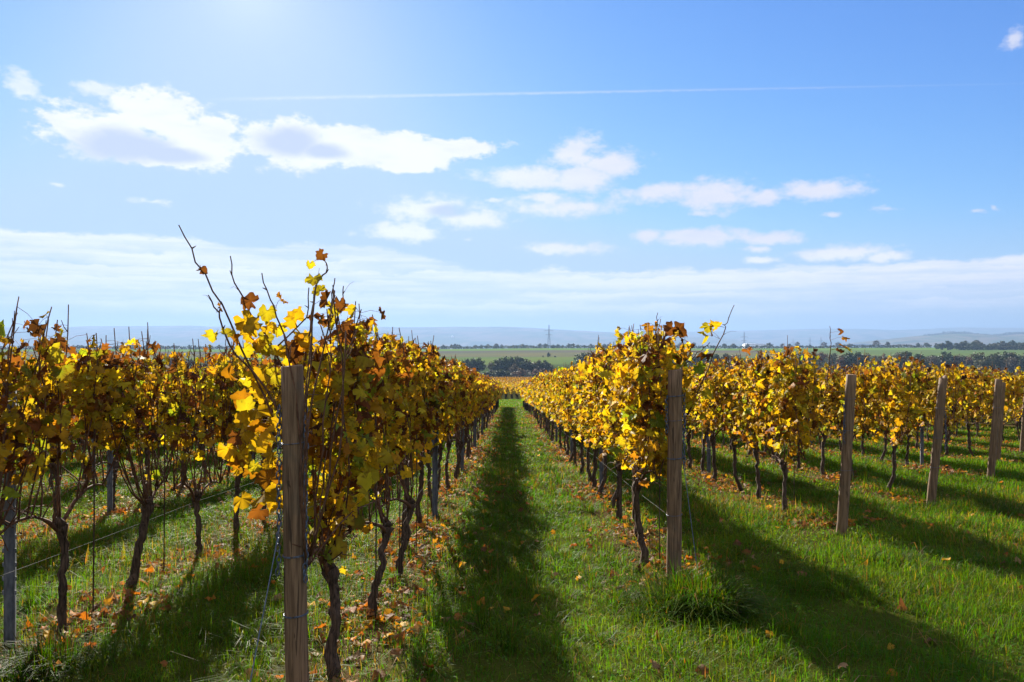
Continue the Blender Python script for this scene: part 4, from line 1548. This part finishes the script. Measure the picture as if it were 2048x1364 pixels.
# the hedge line along the top of the fields
HG = 'trees of the hedge line on the field horizon'
px = -30.0
while px < 2100:
    if px < 1250:
        h = rng.uniform(4.5, 8.5)
        step = rng.uniform(7, 17)
    elif px < 1860:
        h = rng.uniform(4, 9) if rng.random() < 0.7 else rng.uniform(9, 13)
        step = rng.uniform(14, 30)
    else:
        h = rng.uniform(8, 13)
        step = rng.uniform(7, 17)
    d = rng.uniform(1208, 1235) if px < 1860 else rng.uniform(1000, 1060)
    kind = rng.choice(('dark', 'dark', 'olive')) if px < 1250 or px > 1860 else rng.choice(('grey', 'grey', 'olive', 'dark'))
    tree(kind, px, d, h, 'in the hedge line along the field horizon' if px < 1860 else 'in the taller clump where the hedge meets the hills', HG, 900 + k, rng.uniform(1.0, 1.6))
    k += 1
    px += step


def hedge(x0, x1, d, h, n, seed, label):
    r = np.random.default_rng(seed)
    x = r.uniform(x0, x1, n)
    top = h * (0.55 + 0.6 * vnoise(x, x * 0, 14, seed) + 0.25 * vnoise(x, x * 0, 4, seed + 1))
    y = r.uniform(-1.5, 1.5, n)
    z = top * r.random(n) ** 0.8
    c = np.array(DG + OL)[r.integers(0, 6, n)] * r.uniform(0.7, 1.2, (n, 1))
    mb = MB()
    o_ = np.array((0.5 * (x0 + x1), d, 0.0))
    zz = ground_z(x, y + d)
    add_leaves(mb, np.column_stack([x - o_[0], y, zz + z]), r.normal(0, 1, (n, 3)), r.normal(0, 1, (n, 3)), r.uniform(0.8, 1.7, n), c, c, LT_LOW, r)
    o = link('hedge', mb.mesh('hedge', M_TREELEAF))
    o.location = tuple(o_)
    tag(o, label, 'hedge')


hedge(-900, 640, 1204, 4.0, 17000, 5, 'long low dark hedge along the far edge of the green field')
hedge(560, 760, 990, 5.0, 5000, 6, 'short thick hedge below the taller clump of trees on the horizon')


# ------------------------------------------------------------------ pylons and far buildings
def pylon_meshes(h):
    lat, arm = MB(), []
    w0, w1 = h * 0.085, h * 0.012

    def half(z):
        return w0 + (w1 - w0) * min(1, z / (h * 0.72)) if z < h * 0.72 else w1 * (1 - 0.6 * (z - h * 0.72) / (h * 0.28))
    for sx in (-1, 1):
        for sy in (-1, 1):
            zs = np.linspace(0, h, 8)
            lat.tube([(sx * half(z), sy * half(z), z) for z in zs], h * 0.0042, 4)
    zs = np.linspace(0, h * 0.95, 13)
    for a, b in zip(zs[:-1], zs[1:]):
        for s in (-1, 1):
            lat.tube([(-half(a), s * half(a), a), (half(b), s * half(b), b)], h * 0.002, 3)
            lat.tube([(half(a), s * half(a), a), (-half(b), s * half(b), b)], h * 0.002, 3)
            lat.tube([(s * half(a), -half(a), a), (s * half(b), half(b), b)], h * 0.002, 3)
    for z, wd in ((h * 0.66, 0.13), (h * 0.80, 0.17)):
        m = MB()
        for s in (-1, 1):
            m.tube([(s * wd * h, 0, z), (0, 0, z + 0.03 * h)], h * 0.0032, 4)
            m.tube([(s * wd * h, 0, z), (0, 0, z)], h * 0.0032, 4)
            m.tube([(s * wd * h * 0.95, 0, z), (s * wd * h * 0.95, 0, z - 0.035 * h)], h * 0.002, 3)
            m.tube([(s * wd * h * 0.5, 0, z + 0.015 * h), (s * wd * h * 0.5, 0, z - 0.03 * h)], h * 0.002, 3)
        arm.append(m.mesh('cross_arm', M_PYLON))
    return lat.mesh('lattice_tower', M_PYLON), arm


PYL = pylon_meshes(50.0)
for px, ty, d, lab in ((1098, 650, 1900, 'tall lattice power pylon rising over the gap between the vine rows'), (1370, 665, 2600, 'hazy power pylon half hidden by the leaves of a tall vine'),
                       (1489, 664, 2500, 'power pylon standing beside the long white warehouse'), (1587, 677, 3900, 'small faint pylon, first beyond the warehouse'),
                       (1621, 674, 3700, 'small faint pylon, second beyond the warehouse'), (1643, 673, 3600, 'small faint pylon, third beyond the warehouse'), (248, 678, 3400, 'faint pylon far behind the brown vine tops')):
    x = (px - 1018) / F * d
    g = gz(x, d)
    h = (690 - ty) / F * d - g
    o = empty('power_pylon', (x, d, g), 0.25 if d < 2550 else 0.5, h / 50)
    link('lattice_tower', PYL[0], o)
    for a in PYL[1]:
        link('cross_arm', a, o)
    tag(o, lab, 'pylon', 'power pylons on the plain')


def far_building(name, px, y_mid, d, w, dep, h, label, zbase=None):
    x = (px - 1018) / F * d
    zt = (690 - y_mid) / F * d
    g = gz(x, d) if zbase is None else zbase
    o = empty(name, (x, d, g))
    m = MB()
    m.box((-w / 2, -dep / 2, 0), (w / 2, dep / 2, zt - g))
    link('wall', m.mesh('wall', M_WHITE), o)
    e = 0.4
    z0 = zt - g + 0.02
    V = [(-w / 2 - e, -dep / 2 - e, z0), (w / 2 + e, -dep / 2 - e, z0), (w / 2 + e, dep / 2 + e, z0), (-w / 2 - e, dep / 2 + e, z0), (-w / 2 - e, 0, z0 + h), (w / 2 + e, 0, z0 + h)]
    r = MB()
    r.add(V, [(1, 2, 5), (3, 0, 4)], [(0, 1, 5, 4), (2, 3, 4, 5), (3, 2, 1, 0)])
    link('roof', r.mesh('roof', M_ROOF), o)
    dr = MB()
    for k in range(3):
        cx = -w / 2 + w * (k + 0.5) / 3
        dr.box((cx - w * 0.04, -dep / 2 - 0.1, 0.05), (cx + w * 0.04, -dep / 2 + 0.05, (zt - g) * 0.6))
    link('door', dr.mesh('door', M_PYLON), o)
    tag(o, label, 'building')


far_building('warehouse', 1510, 689, 2300, 62, 30, 2.2, 'long white warehouse on the plain beyond the hedge line')
far_building('white_house', 905, 672.5, 6400, 16, 14, 4, 'tiny white building on the slope of the blue hills', zbase=58)


# ------------------------------------------------------------------ hills
def hill_sheet(name, label, prof, D, depth_front, depth_back, zlow, pal, seed, bumps=0.0):
    """A ridge D metres away: rises from the plain over depth_front and falls off behind."""
    pxs = np.arange(prof[0][0], prof[-1][0] + 1, 12.0)
    tops = np.interp(pxs, [p[0] for p in prof], [p[1] for p in prof])
    n = len(pxs)
    rows = np.concatenate([np.linspace(0, 1, 26), [1.15, 1.4, 2.0]])
    V, C = [], []
    rng = np.random.default_rng(seed)
    for t in rows:
        y = np.full(n, D - depth_front + depth_front * t) if t <= 1 else np.full(n, D + depth_back * (t - 1))
        x = (pxs - 1018) / F * D * (0.92 + 0.08 * t)
        zc = (690 - tops) / F * D
        s = t * t * (3 - 2 * t) if t <= 1 else 1 - 0.5 * (t - 1) ** 2
        z = zlow + (zc - zlow) * s
        z = z + (vnoise(x, y, D * 0.03, seed) - 0.5) * D * 0.003 * np.sin(math.pi * min(t, 1))
        V.append(np.stack([x, y, z], -1))
        p = np.array(pal)[(vnoise(x, y, D * 0.028, seed + 2) * len(pal) * 0.999).astype(int)]
        C.append(p)
    V, C = np.array(V), np.array(C)
    m = len(rows)
    i = (np.arange(m - 1)[:, None] * n + np.arange(n - 1)[None, :]).ravel()
    Q = np.stack([i, i + 1, i + n + 1, i + n], -1)
    mb = MB()
    mb.add(V.reshape(-1, 3), None, Q, C.reshape(-1, 3))
    o = link(name, mb.mesh(name, M_GROUND, True))
    tag(o, label, 'hills', kind='structure')
    return V


FP = [(0.10, 0.12, 0.06), (0.14, 0.13, 0.08), (0.08, 0.11, 0.05), (0.16, 0.14, 0.10), (0.06, 0.08, 0.04)]
hill_sheet('hills', 'long flat-topped blue hills along the horizon', [(-500, 658), (0, 655), (150, 656.5), (200, 653), (400, 652), (425, 654), (520, 653), (800, 655), (1000, 654), (1060, 656), (1110, 659), (1200, 664), (1300, 670), (1420, 676)], 9000, 4200, 3000, -75, FP, 3)
hill_sheet('hills', 'fainter farther ridge behind the plain', [(1040, 676), (1200, 668), (1350, 664), (1500, 661), (1640, 657.5), (1700, 658), (1760, 661), (1850, 658), (1900, 655), (1960, 656), (2060, 656), (2300, 653), (2600, 655)], 11500, 4800, 2500, -75, FP, 4)
WH = hill_sheet('hill', 'nearer low hill crowned with woods', [(1720, 688), (1780, 681), (1850, 672), (1890, 667.5), (1930, 668), (1960, 671), (1990, 672), (2030, 668), (2100, 667), (2300, 672), (2500, 684)], 5200, 1900, 1500, -70, FP, 5)


def hilltop_wood():
    r = np.random.default_rng(6)
    n = 9000
    px = r.uniform(1855, 2120, n)
    top = np.interp(px, [1855, 1890, 1930, 1960, 1990, 2030, 2120], [671.5, 667.5, 668, 671, 672, 668, 667])
    y = 5200 + r.uniform(-90, 60, n)
    x = (px - 1018) / F * 5200
    base = (690 - top) / F * 5200
    hh = (4 + 13 * vnoise(px, px * 0, 7, 3) * (0.4 + vnoise(px, px * 0, 30, 4)))
    z = base - 8 + (hh + 8) * r.random(n)
    c = np.array(DG)[r.integers(0, 3, n)]
    mb = MB()
    add_leaves(mb, np.column_stack([x, y, z]), r.normal(0, 1, (n, 3)), r.normal(0, 1, (n, 3)), r.uniform(3, 6, n), c, c, LT_LOW, r)
    o = link('woods', mb.mesh('woods', M_TREELEAF))
    tag(o, 'far dark wood along the crest of the nearer hill', 'wood', kind='stuff')


hilltop_wood()

# ------------------------------------------------------------------ haze
HAZE_DENSITY = 1.6e-4
HAZE_COLOR = (0.235, 0.36, 0.585)


def haze():
    m, nt, out = new_mat('haze_air')
    v = nd(nt, 'ShaderNodeVolumePrincipled')
    v.inputs['Color'].default_value = HAZE_COLOR + (1,)
    v.inputs['Density'].default_value = HAZE_DENSITY
    v.inputs['Anisotropy'].default_value = 0.25
    nt.links.new(v.outputs[0], out.inputs['Volume'])
    b = MB()
    b.box((-14500, -400, -80), (14500, 17200, 285))
    o = link('haze', b.mesh('haze', m))
    tag(o, 'thin bluish haze filling the air over the plain', 'haze', kind='stuff')


haze()
